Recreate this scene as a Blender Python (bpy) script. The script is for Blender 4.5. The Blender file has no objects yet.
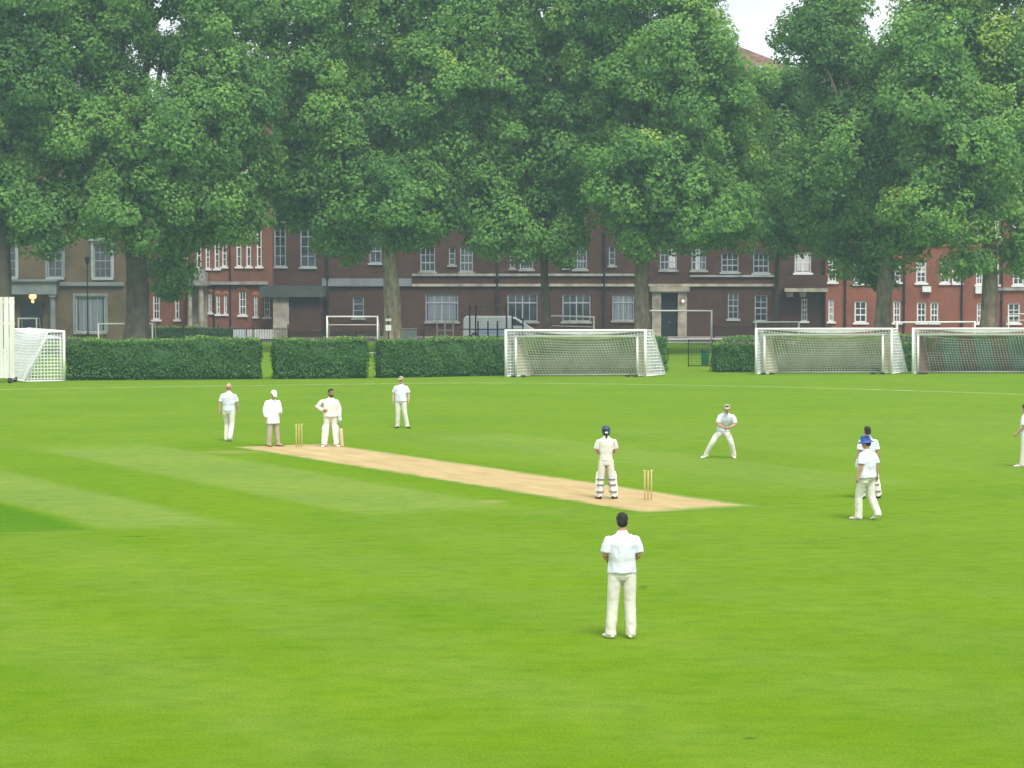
import bpy, bmesh, math, random
import numpy as np
from mathutils import Vector, Matrix, noise as mnoise

SC = bpy.context.scene
COL = SC.collection
R = math.radians
random.seed(7)

# ------------------------------------------------------------------ camera
FPX, CAM_H = 2391.0, 5.5
PITCH = math.atan(112 / FPX)

def at(px, py, Y):
    """pixel of the photograph + distance along y  ->  (x, z)"""
    x = (px - 512) / FPX
    y = -(py - 384) / FPX
    dy = math.cos(PITCH) + y * math.sin(PITCH)
    dz = -math.sin(PITCH) + y * math.cos(PITCH)
    t = Y / dy
    return x * t, CAM_H + dz * t

def ground(px, py):
    x = (px - 512) / FPX
    y = -(py - 384) / FPX
    dy = math.cos(PITCH) + y * math.sin(PITCH)
    dz = -math.sin(PITCH) + y * math.cos(PITCH)
    t = -CAM_H / dz
    return x * t, dy * t

cam_d = bpy.data.cameras.new('camera')
cam_d.sensor_width = 36.0
cam_d.lens = 36.0 * FPX / 1024
cam_d.clip_end = 3000
cam = bpy.data.objects.new('camera', cam_d)
cam.location = (0, 0, CAM_H)
cam.rotation_euler = (math.pi / 2 - PITCH, 0, 0)
COL.objects.link(cam)
SC.camera = cam

# ------------------------------------------------------------------ node helpers
def new_mat(name):
    m = bpy.data.materials.new(name)
    m.use_nodes = True
    nt = m.node_tree
    for n in list(nt.nodes):
        nt.nodes.remove(n)
    out = nt.nodes.new('ShaderNodeOutputMaterial')
    return m, nt, out

def N(nt, kind, **kw):
    n = nt.nodes.new(kind)
    for k, v in kw.items():
        if k.startswith('_'):
            n.inputs[k[1:].replace('_', ' ')].default_value = v
        else:
            setattr(n, k, v)
    return n

def ramp(nt, stops, interp='LINEAR'):
    n = nt.nodes.new('ShaderNodeValToRGB')
    cr = n.color_ramp
    cr.interpolation = interp
    while len(cr.elements) < len(stops):
        cr.elements.new(0.5)
    for e, (p, c) in zip(cr.elements, stops):
        e.position = p
        e.color = (c[0], c[1], c[2], 1) if not isinstance(c, (int, float)) else (c, c, c, 1)
    return n

def mixc(nt, blend, fac, a, b):
    n = nt.nodes.new('ShaderNodeMix')
    n.data_type = 'RGBA'
    n.blend_type = blend
    for sock, v in ((n.inputs[0], fac), (n.inputs[6], a), (n.inputs[7], b)):
        if hasattr(v, 'is_output'):
            nt.links.new(v, sock)
        elif isinstance(v, (int, float)):
            sock.default_value = v
        else:
            sock.default_value = (v[0], v[1], v[2], 1)
    return n.outputs[2]

def math_n(nt, op, a, b=0.0):
    n = nt.nodes.new('ShaderNodeMath')
    n.operation = op
    for s, v in ((n.inputs[0], a), (n.inputs[1], b)):
        if hasattr(v, 'is_output'):
            nt.links.new(v, s)
        else:
            s.default_value = v
    return n.outputs[0]

def surf(name, color, rough=0.7, var=0.15, scale=6.0, bump=0.0, bscale=30.0, spec=0.3, metal=0.0, stretch=(1, 1, 1)):
    """procedural surface: base colour broken up by two noises, optional bump"""
    m, nt, out = new_mat(name)
    tc = N(nt, 'ShaderNodeTexCoord')
    mp = N(nt, 'ShaderNodeMapping')
    mp.inputs['Scale'].default_value = stretch
    nt.links.new(tc.outputs['Object'], mp.inputs['Vector'])
    n1 = N(nt, 'ShaderNodeTexNoise', _Scale=scale, _Detail=6.0)
    nt.links.new(mp.outputs[0], n1.inputs['Vector'])
    lo = [max(0, c * (1 - var * 1.6)) for c in color]
    hi = [min(1, c * (1 + var)) for c in color]
    rp = ramp(nt, [(0.3, lo), (0.7, hi)])
    nt.links.new(n1.outputs[0], rp.inputs[0])
    b = N(nt, 'ShaderNodeBsdfPrincipled', _Roughness=rough, _Metallic=metal)
    b.inputs['Specular IOR Level'].default_value = spec
    nt.links.new(rp.outputs[0], b.inputs['Base Color'])
    if bump:
        n2 = N(nt, 'ShaderNodeTexNoise', _Scale=bscale, _Detail=4.0)
        nt.links.new(mp.outputs[0], n2.inputs['Vector'])
        bp = N(nt, 'ShaderNodeBump', _Strength=bump, _Distance=0.05)
        nt.links.new(n2.outputs[0], bp.inputs['Height'])
        nt.links.new(bp.outputs[0], b.inputs['Normal'])
    nt.links.new(b.outputs[0], out.inputs['Surface'])
    return m

def brick(name, c1, c2, mortar, stain=0.5):
    m, nt, out = new_mat(name)
    tc = N(nt, 'ShaderNodeTexCoord')
    mp = N(nt, 'ShaderNodeMapping')
    mp.inputs['Rotation'].default_value = (R(90), 0, 0)
    nt.links.new(tc.outputs['Object'], mp.inputs['Vector'])
    # brick courses run along x, stacked in z
    sep = N(nt, 'ShaderNodeSeparateXYZ')
    nt.links.new(tc.outputs['Object'], sep.inputs[0])
    add = math_n(nt, 'ADD', sep.outputs[0], sep.outputs[1])
    cmb = N(nt, 'ShaderNodeCombineXYZ')
    nt.links.new(add, cmb.inputs[0])
    nt.links.new(sep.outputs[2], cmb.inputs[1])
    bt = N(nt, 'ShaderNodeTexBrick', _Scale=1.0, _Mortar_Size=0.008)
    bt.inputs['Brick Width'].default_value = 0.225
    bt.inputs['Row Height'].default_value = 0.075
    bt.inputs['Color1'].default_value = (*c1, 1)
    bt.inputs['Color2'].default_value = (*c2, 1)
    bt.inputs['Mortar'].default_value = (*mortar, 1)
    nt.links.new(cmb.outputs[0], bt.inputs['Vector'])
    n1 = N(nt, 'ShaderNodeTexNoise', _Scale=0.55, _Detail=7.0)
    n1.inputs['Roughness'].default_value = 0.65
    nt.links.new(tc.outputs['Object'], n1.inputs['Vector'])
    rp = ramp(nt, [(0.3, 1 - stain), (0.5, 0.9), (0.72, 1.12)])
    nt.links.new(n1.outputs[0], rp.inputs[0])
    c = mixc(nt, 'MULTIPLY', 1.0, bt.outputs[0], rp.outputs[0])
    b = N(nt, 'ShaderNodeBsdfPrincipled', _Roughness=0.9)
    b.inputs['Specular IOR Level'].default_value = 0.2
    nt.links.new(c, b.inputs['Base Color'])
    nt.links.new(b.outputs[0], out.inputs['Surface'])
    return m

# ------------------------------------------------------------------ mesh builder
class MB:
    def __init__(self):
        self.v = []; self.f = []; self.mi = []; self.cur = 0
    def _add(self, vs, fs):
        o = len(self.v)
        self.v.extend(tuple(p) for p in vs)
        for f in fs:
            self.f.append(tuple(i + o for i in f)); self.mi.append(self.cur)
    def box(self, x0, x1, y0, y1, z0, z1):
        vs = [(x0, y0, z0), (x1, y0, z0), (x1, y1, z0), (x0, y1, z0), (x0, y0, z1), (x1, y0, z1), (x1, y1, z1), (x0, y1, z1)]
        self._add(vs, [(0, 3, 2, 1), (4, 5, 6, 7), (0, 1, 5, 4), (1, 2, 6, 5), (2, 3, 7, 6), (3, 0, 4, 7)])
    def quad(self, a, b, c, d):
        self._add([a, b, c, d], [(0, 1, 2, 3)])
    def loft(self, rings, cap=True):
        n = len(rings[0]); vs = [p for r in rings for p in r]; fs = []
        for i in range(len(rings) - 1):
            for j in range(n):
                k = (j + 1) % n
                fs.append((i * n + j, i * n + k, (i + 1) * n + k, (i + 1) * n + j))
        if cap:
            fs.append(tuple(range(n - 1, -1, -1)))
            fs.append(tuple(range((len(rings) - 1) * n, len(rings) * n)))
        self._add(vs, fs)
    def tube(self, pts, radii, n=8, cap=True, side=None):
        """tapered tube; radii floats or (side, front) pairs; side = hint vector for the first radius"""
        pts = [Vector(p) for p in pts]
        if isinstance(radii, (int, float)):
            radii = [radii] * len(pts)
        rings = []; prev = None
        for i, p in enumerate(pts):
            a = pts[max(0, i - 1)]; b = pts[min(len(pts) - 1, i + 1)]
            t = (b - a)
            t = t.normalized() if t.length > 1e-9 else Vector((0, 0, 1))
            s = Vector(side) if side is not None else (prev if prev is not None else (Vector((1, 0, 0)) if abs(t.x) < 0.8 else Vector((0, 1, 0))))
            s = s - t * s.dot(t)
            if s.length < 1e-5:
                s = t.orthogonal()
            s.normalize(); prev = s
            u = t.cross(s)
            r = radii[i]; ra, rb = (r, r) if isinstance(r, (int, float)) else r
            rings.append([p + s * (ra * math.cos(2 * math.pi * k / n)) + u * (rb * math.sin(2 * math.pi * k / n)) for k in range(n)])
        self.loft(rings, cap)
    def bar(self, a, b, r):
        """square bar"""
        self.tube([a, b], r * 1.414, n=4)
    def ell(self, c, r, M=None, nu=14, nv=9):
        c = Vector(c); rings = []
        for i in range(1, nv):
            ph = math.pi * i / nv - math.pi / 2
            ring = []
            for j in range(nu):
                th = 2 * math.pi * j / nu
                p = Vector((r[0] * math.cos(ph) * math.cos(th), r[1] * math.cos(ph) * math.sin(th), r[2] * math.sin(ph)))
                ring.append(c + (M @ p if M else p))
            rings.append(ring)
        self.loft(rings)
    def mesh(self, name, mats, smooth=False):
        me = bpy.data.meshes.new(name)
        me.from_pydata(self.v, [], self.f)
        for m in (mats if isinstance(mats, (list, tuple)) else [mats]):
            me.materials.append(m)
        if len(me.materials) > 1:
            me.polygons.foreach_set('material_index', self.mi)
        if smooth:
            me.polygons.foreach_set('use_smooth', [True] * len(me.polygons))
        me.update()
        return me
    def build(self, name, mats, parent=None, smooth=False):
        o = bpy.data.objects.new(name, self.mesh(name, mats, smooth))
        COL.objects.link(o)
        if parent:
            o.parent = parent
        return o

def tag(o, label, cat, group=None):
    o['label'] = label; o['category'] = cat
    if group:
        o['group'] = group
    return o

def empty(name, loc, label, cat, group=None, rz=0.0):
    o = bpy.data.objects.new(name, None)
    o.empty_display_size = 0.2
    o.location = loc; o.rotation_euler = (0, 0, rz)
    COL.objects.link(o)
    return tag(o, label, cat, group)

def structure(o):
    o['kind'] = 'structure'
    return o

def bevel(o, w, seg=2):
    m = o.modifiers.new('bevel', 'BEVEL'); m.width = w; m.segments = seg; m.limit_method = 'ANGLE'
    return o
# ------------------------------------------------------------------ light, sky, air
SUN_EL, SUN_AZ = R(57), R(158)          # azimuth clockwise from +y: high, to the right and a little behind the camera
world = bpy.data.worlds.new('World'); SC.world = world
world.use_nodes = True
nt = world.node_tree
bg = nt.nodes['Background']; bg.inputs['Strength'].default_value = 0.052
sky = N(nt, 'ShaderNodeTexSky'); sky.sky_type = 'NISHITA'; sky.sun_disc = False
sky.sun_elevation = SUN_EL; sky.sun_rotation = SUN_AZ
tc = N(nt, 'ShaderNodeTexCoord')
mp = N(nt, 'ShaderNodeMapping'); mp.inputs['Scale'].default_value = (1, 1, 2.6)
nt.links.new(tc.outputs['Generated'], mp.inputs[0])
cn = N(nt, 'ShaderNodeTexNoise', _Scale=2.3, _Detail=8.0); cn.inputs['Roughness'].default_value = 0.55
nt.links.new(mp.outputs[0], cn.inputs['Vector'])
cm = ramp(nt, [(0.30, 0.45), (0.46, 1.0)])
nt.links.new(cn.outputs[0], cm.inputs[0])
cn2 = N(nt, 'ShaderNodeTexNoise', _Scale=6.0, _Detail=8.0)
nt.links.new(mp.outputs[0], cn2.inputs['Vector'])
cc = ramp(nt, [(0.3, (6.6, 7.1, 7.7)), (0.6, (9.8, 10.0, 10.2))])
nt.links.new(cn2.outputs[0], cc.inputs[0])
cloud = mixc(nt, 'MIX', cm.outputs[0], sky.outputs[0], cc.outputs[0])
nt.links.new(cloud, bg.inputs['Color'])

sd = bpy.data.lights.new('sun', 'SUN'); sd.energy = 1.5; sd.angle = R(24); sd.color = (1.0, 0.95, 0.86)
so = bpy.data.objects.new('sun', sd); COL.objects.link(so)
d = Vector((math.sin(SUN_AZ) * math.cos(SUN_EL), math.cos(SUN_AZ) * math.cos(SUN_EL), math.sin(SUN_EL)))
so.rotation_euler = (-d).to_track_quat('-Z', 'Y').to_euler()

SC.view_settings.view_transform = 'Standard'
SC.view_settings.look = 'None'
SC.view_settings.exposure = 1.45
SC.view_settings.gamma = 1.0
SC.render.engine = 'CYCLES'
SC.cycles.use_denoising = True
SC.cycles.max_bounces = 6
SC.cycles.diffuse_bounces = 3
SC.cycles.transmission_bounces = 4
SC.cycles.volume_bounces = 0

hm, nt, out = new_mat('haze')
pv = N(nt, 'ShaderNodeVolumePrincipled')
pv.inputs['Color'].default_value = (0.58, 0.84, 0.90, 1)
pv.inputs['Density'].default_value = 0.00062
pv.inputs['Anisotropy'].default_value = 0.2
nt.links.new(pv.outputs[0], out.inputs['Volume'])
hb = MB(); hb.box(-520, 520, -60, 720, -1.0, 36)
hz = hb.build('haze', hm); hz['kind'] = 'stuff'

# ------------------------------------------------------------------ grass field
NEAR = Vector((*ground(648, 500), 0)); FAR = Vector((*ground(299, 447), 0))
U = (FAR - NEAR).normalized(); V = Vector((-U.y, U.x, 0))       # u up the pitch, v to its left

def dotp(nt, pos, vec, off):
    n = N(nt, 'ShaderNodeVectorMath'); n.operation = 'DOT_PRODUCT'
    nt.links.new(pos, n.inputs[0]); n.inputs[1].default_value = vec
    return math_n(nt, 'SUBTRACT', n.outputs['Value'], off)

gm, nt, out = new_mat('mown_grass')
geo = N(nt, 'ShaderNodeNewGeometry'); pos = geo.outputs['Position']
uu = dotp(nt, pos, U, NEAR.dot(U)); vv = dotp(nt, pos, V, NEAR.dot(V))
wob = N(nt, 'ShaderNodeTexNoise', _Scale=0.35, _Detail=4.0); nt.links.new(pos, wob.inputs['Vector'])
wv = math_n(nt, 'MULTIPLY', math_n(nt, 'SUBTRACT', wob.outputs[0], 0.5), 0.4)
vw = math_n(nt, 'ADD', vv, wv); uw = math_n(nt, 'ADD', uu, wv)
# roller stripes on the square: positions are v in -24..24
def sp(v): return (v + 24) / 48
A, B_, C_ = 1.0, 0.0, 0.45
st = [(-23, .4), (-16, .35), (-12.4, .45), (-11.8, .25), (-9.2, .25), (-8.6, .6), (-5.6, .6), (-5.0, .35), (-3.6, .35), (-1.4, .0), (1.8, .0), (3.4, .15), (3.9, .85), (7.3, .8), (7.8, .12),
      (10.6, .1), (11.2, .9), (13.4, .8), (13.9, -1), (17, -1), (17.4, .6), (23, .5)]
rp = ramp(nt, [(sp(v), max(0, c)) for v, c in st])
nt.links.new(math_n(nt, 'DIVIDE', math_n(nt, 'ADD', vw, 24), 48), rp.inputs[0])
sq1 = N(nt, 'ShaderNodeMapRange', interpolation_type='SMOOTHSTEP'); sq1.inputs[1].default_value = -0.8; sq1.inputs[2].default_value = 1.2
nt.links.new(uw, sq1.inputs[0])
sq2 = N(nt, 'ShaderNodeMapRange', interpolation_type='SMOOTHSTEP'); sq2.inputs[1].default_value = 25.0; sq2.inputs[2].default_value = 21.5
nt.links.new(uw, sq2.inputs[0])
sq = math_n(nt, 'MULTIPLY', sq1.outputs[0], sq2.outputs[0])
# outfield: broad mower passes
wv2 = N(nt, 'ShaderNodeTexWave', _Scale=0.16, _Distortion=2.4, _Detail=3.0); wv2.inputs['Detail Scale'].default_value = 0.6
mpw = N(nt, 'ShaderNodeMapping'); mpw.inputs['Rotation'].default_value = (0, 0, R(58))
nt.links.new(pos, mpw.inputs[0]); nt.links.new(mpw.outputs[0], wv2.inputs['Vector'])
mpf = N(nt, 'ShaderNodeMapping'); mpf.inputs['Scale'].default_value = (0.09, 0.30, 1); mpf.inputs['Rotation'].default_value = (0, 0, R(4))
nt.links.new(pos, mpf.inputs[0])
nf = N(nt, 'ShaderNodeTexNoise', _Scale=1.0, _Detail=5.0); nt.links.new(mpf.outputs[0], nf.inputs['Vector'])
sw_ = math_n(nt, 'SINE', math_n(nt, 'ADD', math_n(nt, 'MULTIPLY', vv, 1.55), math_n(nt, 'MULTIPLY', wob.outputs[0], 5.0)))
fade = N(nt, 'ShaderNodeMapRange'); fade.inputs[1].default_value = -6.0; fade.inputs[2].default_value = 22.0
nt.links.new(vv, fade.inputs[0])
of = math_n(nt, 'ADD', math_n(nt, 'MULTIPLY', wv2.outputs['Fac'], 0.10), math_n(nt, 'MULTIPLY', nf.outputs[0], 0.36))
of = math_n(nt, 'ADD', of, math_n(nt, 'MULTIPLY', math_n(nt, 'MULTIPLY', sw_, fade.outputs[0]), 0.13))
mx = N(nt, 'ShaderNodeMix'); mx.data_type = 'FLOAT'
nt.links.new(sq, mx.inputs[0]); nt.links.new(of, mx.inputs[2]); nt.links.new(rp.outputs[0], mx.inputs[3])
GR_D = (0.112, 0.214, 0.0075); GR_L = (0.166, 0.248, 0.048)
c0 = mixc(nt, 'MIX', mx.outputs[0], GR_D, GR_L)
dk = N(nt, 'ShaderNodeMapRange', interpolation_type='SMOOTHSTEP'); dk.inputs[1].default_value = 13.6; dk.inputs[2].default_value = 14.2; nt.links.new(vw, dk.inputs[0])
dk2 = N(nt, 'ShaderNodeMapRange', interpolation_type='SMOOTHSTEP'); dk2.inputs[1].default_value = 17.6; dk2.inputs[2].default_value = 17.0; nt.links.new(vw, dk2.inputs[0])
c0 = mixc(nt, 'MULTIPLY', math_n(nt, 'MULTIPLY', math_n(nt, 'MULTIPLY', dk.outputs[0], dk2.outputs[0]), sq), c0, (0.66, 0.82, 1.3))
# patches and tufts
n1 = N(nt, 'ShaderNodeTexNoise', _Scale=0.22, _Detail=6.0); nt.links.new(pos, n1.inputs['Vector'])
r1 = ramp(nt, [(0.3, (0.90, 0.94, 0.94)), (0.7, (1.08, 1.05, 0.97))]); nt.links.new(n1.outputs[0], r1.inputs[0])
c1 = mixc(nt, 'MULTIPLY', 1.0, c0, r1.outputs[0])
mpt = N(nt, 'ShaderNodeMapping'); mpt.inputs['Scale'].default_value = (1.7, 2.2, 1)
nt.links.new(pos, mpt.inputs[0])
n2 = N(nt, 'ShaderNodeTexNoise', _Scale=1.0, _Detail=9.0); n2.inputs['Roughness'].default_value = 0.72; nt.links.new(mpt.outputs[0], n2.inputs['Vector'])
r2 = ramp(nt, [(0.32, (0.66, 0.78, 0.7)), (0.5, (1.0, 1.0, 1.0)), (0.70, (1.26, 1.16, 1.25))]); nt.links.new(n2.outputs[0], r2.inputs[0])
c2 = mixc(nt, 'MULTIPLY', 0.65, c1, r2.outputs[0])
n3 = N(nt, 'ShaderNodeTexNoise', _Scale=26.0, _Detail=5.0); n3.inputs['Roughness'].default_value = 0.8; nt.links.new(pos, n3.inputs['Vector'])
r3 = ramp(nt, [(0.28, 0.48), (0.5, 1.0), (0.72, 1.5)]); nt.links.new(n3.outputs[0], r3.inputs[0])
c3 = mixc(nt, 'MULTIPLY', 0.8, c2, r3.outputs[0])
# small ground marks: pale worn patches and a few dark spots
def ground_mark(px, py, lx, ly, ang, col, cin, strength):
    x, y = ground(px, py)
    m = N(nt, 'ShaderNodeMapping'); m.vector_type = 'TEXTURE'
    m.inputs['Location'].default_value = (x, y, 0); m.inputs['Rotation'].default_value = (0, 0, R(ang)); m.inputs['Scale'].default_value = (lx, ly, 1)
    nt.links.new(pos, m.inputs[0])
    L = N(nt, 'ShaderNodeVectorMath'); L.operation = 'LENGTH'; nt.links.new(m.outputs[0], L.inputs[0])
    q = math_n(nt, 'ADD', L.outputs['Value'], math_n(nt, 'MULTIPLY', math_n(nt, 'SUBTRACT', n2.outputs[0], 0.5), 2.6))
    mr = N(nt, 'ShaderNodeMapRange', interpolation_type='SMOOTHSTEP'); mr.inputs[1].default_value = 1.15; mr.inputs[2].default_value = 0.4
    mr.inputs[4].default_value = strength
    nt.links.new(q, mr.inputs[0])
    return mixc(nt, 'MIX', mr.outputs[0], cin, col)
TAN = (0.30, 0.25, 0.11); DK = (0.03, 0.075, 0.012)
c4 = ground_mark(30, 532.5, 1.0, 0.16, 4, (0.2, 0.22, 0.06), c3, 0.45)
c4 = ground_mark(80, 532, 0.45, 0.13, 0, (0.2, 0.22, 0.06), c4, 0.5)
c4 = ground_mark(135, 536.5, 0.30, 0.14, 0, DK, c4, 0.6)
c4 = ground_mark(492, 501.5, 0.42, 0.5, 0, TAN, c4, 0.55)
c4 = ground_mark(540, 512.5, 0.95, 0.12, 8, (0.2, 0.17, 0.08), c4, 0.65)
c4 = ground_mark(236, 452, 1.3, 0.8, 0, (0.24, 0.24, 0.09), c4, 0.6)
c4 = ground_mark(643, 587, 0.10, 0.3, 0, DK, c4, 0.45)  # dark smudge right of the near fielder
c4 = ground_mark(750, 738.5, 0.13, 0.12, 10, DK, c4, 0.6)
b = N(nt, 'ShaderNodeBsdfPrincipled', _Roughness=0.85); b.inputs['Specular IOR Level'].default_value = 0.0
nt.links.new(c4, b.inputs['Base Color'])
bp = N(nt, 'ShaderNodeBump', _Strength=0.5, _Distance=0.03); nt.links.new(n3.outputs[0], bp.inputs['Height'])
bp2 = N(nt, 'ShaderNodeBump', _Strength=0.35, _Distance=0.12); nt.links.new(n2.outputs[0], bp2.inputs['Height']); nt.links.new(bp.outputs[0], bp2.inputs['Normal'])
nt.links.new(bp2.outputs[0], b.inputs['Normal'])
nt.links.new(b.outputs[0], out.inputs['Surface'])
g = MB(); g.quad((-500, -50, 0), (500, -50, 0), (500, 700, 0), (-500, 700, 0))
structure(g.build('grass_field', gm))

# cricket pitch: bare rolled strip with a ragged edge
pm, nt, out = new_mat('rolled_clay')
geo = N(nt, 'ShaderNodeNewGeometry'); pos = geo.outputs['Position']
pu = dotp(nt, pos, U, NEAR.dot(U)); pvv = dotp(nt, pos, V, NEAR.dot(V))
cx = N(nt, 'ShaderNodeCombineXYZ'); nt.links.new(math_n(nt, 'MULTIPLY', pu, 0.25), cx.inputs[0]); nt.links.new(pvv, cx.inputs[1])
n1 = N(nt, 'ShaderNodeTexNoise', _Scale=2.2, _Detail=8.0); nt.links.new(cx.outputs[0], n1.inputs['Vector'])
r1 = ramp(nt, [(0.3, (0.36, 0.265, 0.12)), (0.7, (0.46, 0.355, 0.175))]); nt.links.new(n1.outputs[0], r1.inputs[0])
# greener towards the long edges
edge = math_n(nt, 'ABSOLUTE', math_n(nt, 'SUBTRACT', pvv, 0.2))
n4 = N(nt, 'ShaderNodeTexNoise', _Scale=1.3, _Detail=9.0); n4.inputs['Roughness'].default_value = 0.7; nt.links.new(pos, n4.inputs['Vector'])
e2 = math_n(nt, 'ADD', edge, math_n(nt, 'MULTIPLY', math_n(nt, 'SUBTRACT', n4.outputs[0], 0.5), 0.9))
mr = N(nt, 'ShaderNodeMapRange', interpolation_type='SMOOTHSTEP'); mr.inputs[1].default_value = 1.25; mr.inputs[2].default_value = 1.62; nt.links.new(e2, mr.inputs[0])
u2 = math_n(nt, 'ADD', math_n(nt, 'ABSOLUTE', math_n(nt, 'SUBTRACT', pu, 9.35)), math_n(nt, 'MULTIPLY', math_n(nt, 'SUBTRACT', n4.outputs[0], 0.5), 1.5))
mr2 = N(nt, 'ShaderNodeMapRange', interpolation_type='SMOOTHSTEP'); mr2.inputs[1].default_value = 11.2; mr2.inputs[2].default_value = 11.9; nt.links.new(u2, mr2.inputs[0])
gg = math_n(nt, 'MAXIMUM', mr.outputs[0], mr2.outputs[0])
n5 = N(nt, 'ShaderNodeTexNoise', _Scale=30.0, _Detail=4.0); nt.links.new(pos, n5.inputs['Vector'])
r5 = ramp(nt, [(0.3, 0.84), (0.7, 1.14)]); nt.links.new(n5.outputs[0], r5.inputs[0])
c = mixc(nt, 'MIX', gg, r1.outputs[0], (0.11, 0.22, 0.018))
c = mixc(nt, 'MULTIPLY', 1.0, c, r5.outputs[0])
# scuffed, dustier ground where batsmen take guard and bowlers land
for uc, vc in ((1.3, .3), (3.2, -.35), (17.4, .5), (19.4, -.2), (16.0, .1)):
    du = math_n(nt, 'MULTIPLY', math_n(nt, 'SUBTRACT', pu, uc), 0.8); dv = math_n(nt, 'MULTIPLY', math_n(nt, 'SUBTRACT', pvv, vc), 1.6)
    rr_ = math_n(nt, 'ADD', math_n(nt, 'SQRT', math_n(nt, 'ADD', math_n(nt, 'MULTIPLY', du, du), math_n(nt, 'MULTIPLY', dv, dv))), math_n(nt, 'MULTIPLY', n4.outputs[0], 1.2))
    ms = N(nt, 'ShaderNodeMapRange', interpolation_type='SMOOTHSTEP'); ms.inputs[1].default_value = 1.4; ms.inputs[2].default_value = 0.6; ms.inputs[4].default_value = 0.6; nt.links.new(rr_, ms.inputs[0])
    c = mixc(nt, 'MIX', ms.outputs[0], c, (0.50, 0.40, 0.23) if uc != 3.2 else (0.31, 0.22, 0.115))
b = N(nt, 'ShaderNodeBsdfPrincipled', _Roughness=0.9); b.inputs['Specular IOR Level'].default_value = 0.15
nt.links.new(c, b.inputs['Base Color']); nt.links.new(b.outputs[0], out.inputs['Surface'])
rng = random.Random(3)
def ragged(u0, u1, v0, v1, step, amp):
    pts = []
    def seg(a, b_, ax):
        n = max(2, int((b_ - a).length / step))
        for i in range(n):
            p = a.lerp(b_, i / n)
            pts.append(p + Vector((rng.uniform(-amp, amp), rng.uniform(-amp, amp), 0)))
    cs = [NEAR + U * u0 + V * v0, NEAR + U * u1 + V * v0, NEAR + U * u1 + V * v1, NEAR + U * u0 + V * v1]
    for i in range(4):
        seg(cs[i], cs[(i + 1) % 4], i)
    return pts
pts = ragged(-2.7, 21.2, -1.45, 1.85, 0.25, 0.04)
m = MB(); m._add([(p.x, p.y, 0.004) for p in pts], [tuple(range(len(pts)))[::-1]])
structure(m.build('cricket_pitch', pm))

# white boundary line, gently curved
M_line = surf('line_paint', (0.62, 0.66, 0.5), 0.9, 0.35, 1.5)
lp = [(-80, 391), (120, 387.5), (290, 385), (480, 383), (600, 384), (740, 386.2), (880, 389.8), (1024, 394.5), (1150, 400)]
lw = [Vector((*ground(*q), 0.004)) for q in lp]
def catmull(ps, k=8):
    out_ = []
    for i in range(len(ps) - 1):
        p0 = ps[max(0, i - 1)]; p1 = ps[i]; p2 = ps[i + 1]; p3 = ps[min(len(ps) - 1, i + 2)]
        for j in range(k):
            t = j / k
            out_.append(0.5 * ((2 * p1) + (p2 - p0) * t + (2 * p0 - 5 * p1 + 4 * p2 - p3) * t * t + (3 * p1 - p0 - 3 * p2 + p3) * t ** 3))
    out_.append(ps[-1]); return out_
cp = catmull(lw); m = MB()
for a, b_ in zip(cp, cp[1:]):
    n_ = Vector((-(b_ - a).y, (b_ - a).x, 0)).normalized() * 0.06
    m.quad(a - n_, b_ - n_, b_ + n_, a + n_)
structure(m.build('boundary_line', M_line))
# courtyard road behind the far lawn, kerb and pavement in front of the buildings
M_asph = surf('asphalt', (0.075, 0.072, 0.075), 0.9, 0.2, 0.8, 0.3)
M_pave = surf('paving', (0.26, 0.22, 0.19), 0.9, 0.2, 1.2)
m = MB(); m.quad((-120, 187.6, 0.004), (120, 187.6, 0.004), (120, 196.2, 0.004), (-120, 196.2, 0.004)); structure(m.build('road', M_asph))
m = MB(); m.box(-120, 120, 196.2, 196.45, -0.1, 0.13); structure(m.build('kerb', M_pave))
m = MB(); m.quad((-120, 196.452, 0.12), (120, 196.452, 0.12), (120, 215, 0.12), (-120, 215, 0.12)); structure(m.build('pavement', M_pave))
x0, _ = at(716, 340, 180)
m = MB(); m._add([(x0, 183, 0.006), (x0 + 9, 184.5, 0.006), (x0 + 9, 187.59, 0.006), (x0 - 1.5, 187.59, 0.006)], [(0, 1, 2, 3)])
structure(m.build('path', surf('clay_path', (0.36, 0.25, 0.19), 0.9, 0.15, 1.0)))
# ------------------------------------------------------------------ foliage
def leaf_mat(name, dark, light, yellow, trans=0.42):
    m, nt, out = new_mat(name)
    at_ = N(nt, 'ShaderNodeAttribute'); at_.attribute_name = 'tint'
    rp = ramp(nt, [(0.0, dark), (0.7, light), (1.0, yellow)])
    nt.links.new(at_.outputs['Fac'], rp.inputs[0])
    p = N(nt, 'ShaderNodeBsdfPrincipled', _Roughness=0.55); p.inputs['Specular IOR Level'].default_value = 0.25
    nt.links.new(rp.outputs[0], p.inputs['Base Color'])
    t = N(nt, 'ShaderNodeBsdfTranslucent')
    tcol = mixc(nt, 'MULTIPLY', 1.0, rp.outputs[0], (1.25, 1.35, 0.6))
    nt.links.new(tcol, t.inputs['Color'])
    ms = N(nt, 'ShaderNodeMixShader'); ms.inputs[0].default_value = trans
    nt.links.new(p.outputs[0], ms.inputs[1]); nt.links.new(t.outputs[0], ms.inputs[2])
    nt.links.new(ms.outputs[0], out.inputs['Surface'])
    return m

M_leaf = leaf_mat('plane_leaf', (0.062, 0.172, 0.044), (0.205, 0.390, 0.082), (0.38, 0.50, 0.09))
M_hleaf = leaf_mat('hedge_leaf', (0.036, 0.115, 0.026), (0.075, 0.185, 0.036), (0.24, 0.38, 0.045), 0.25)

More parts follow.
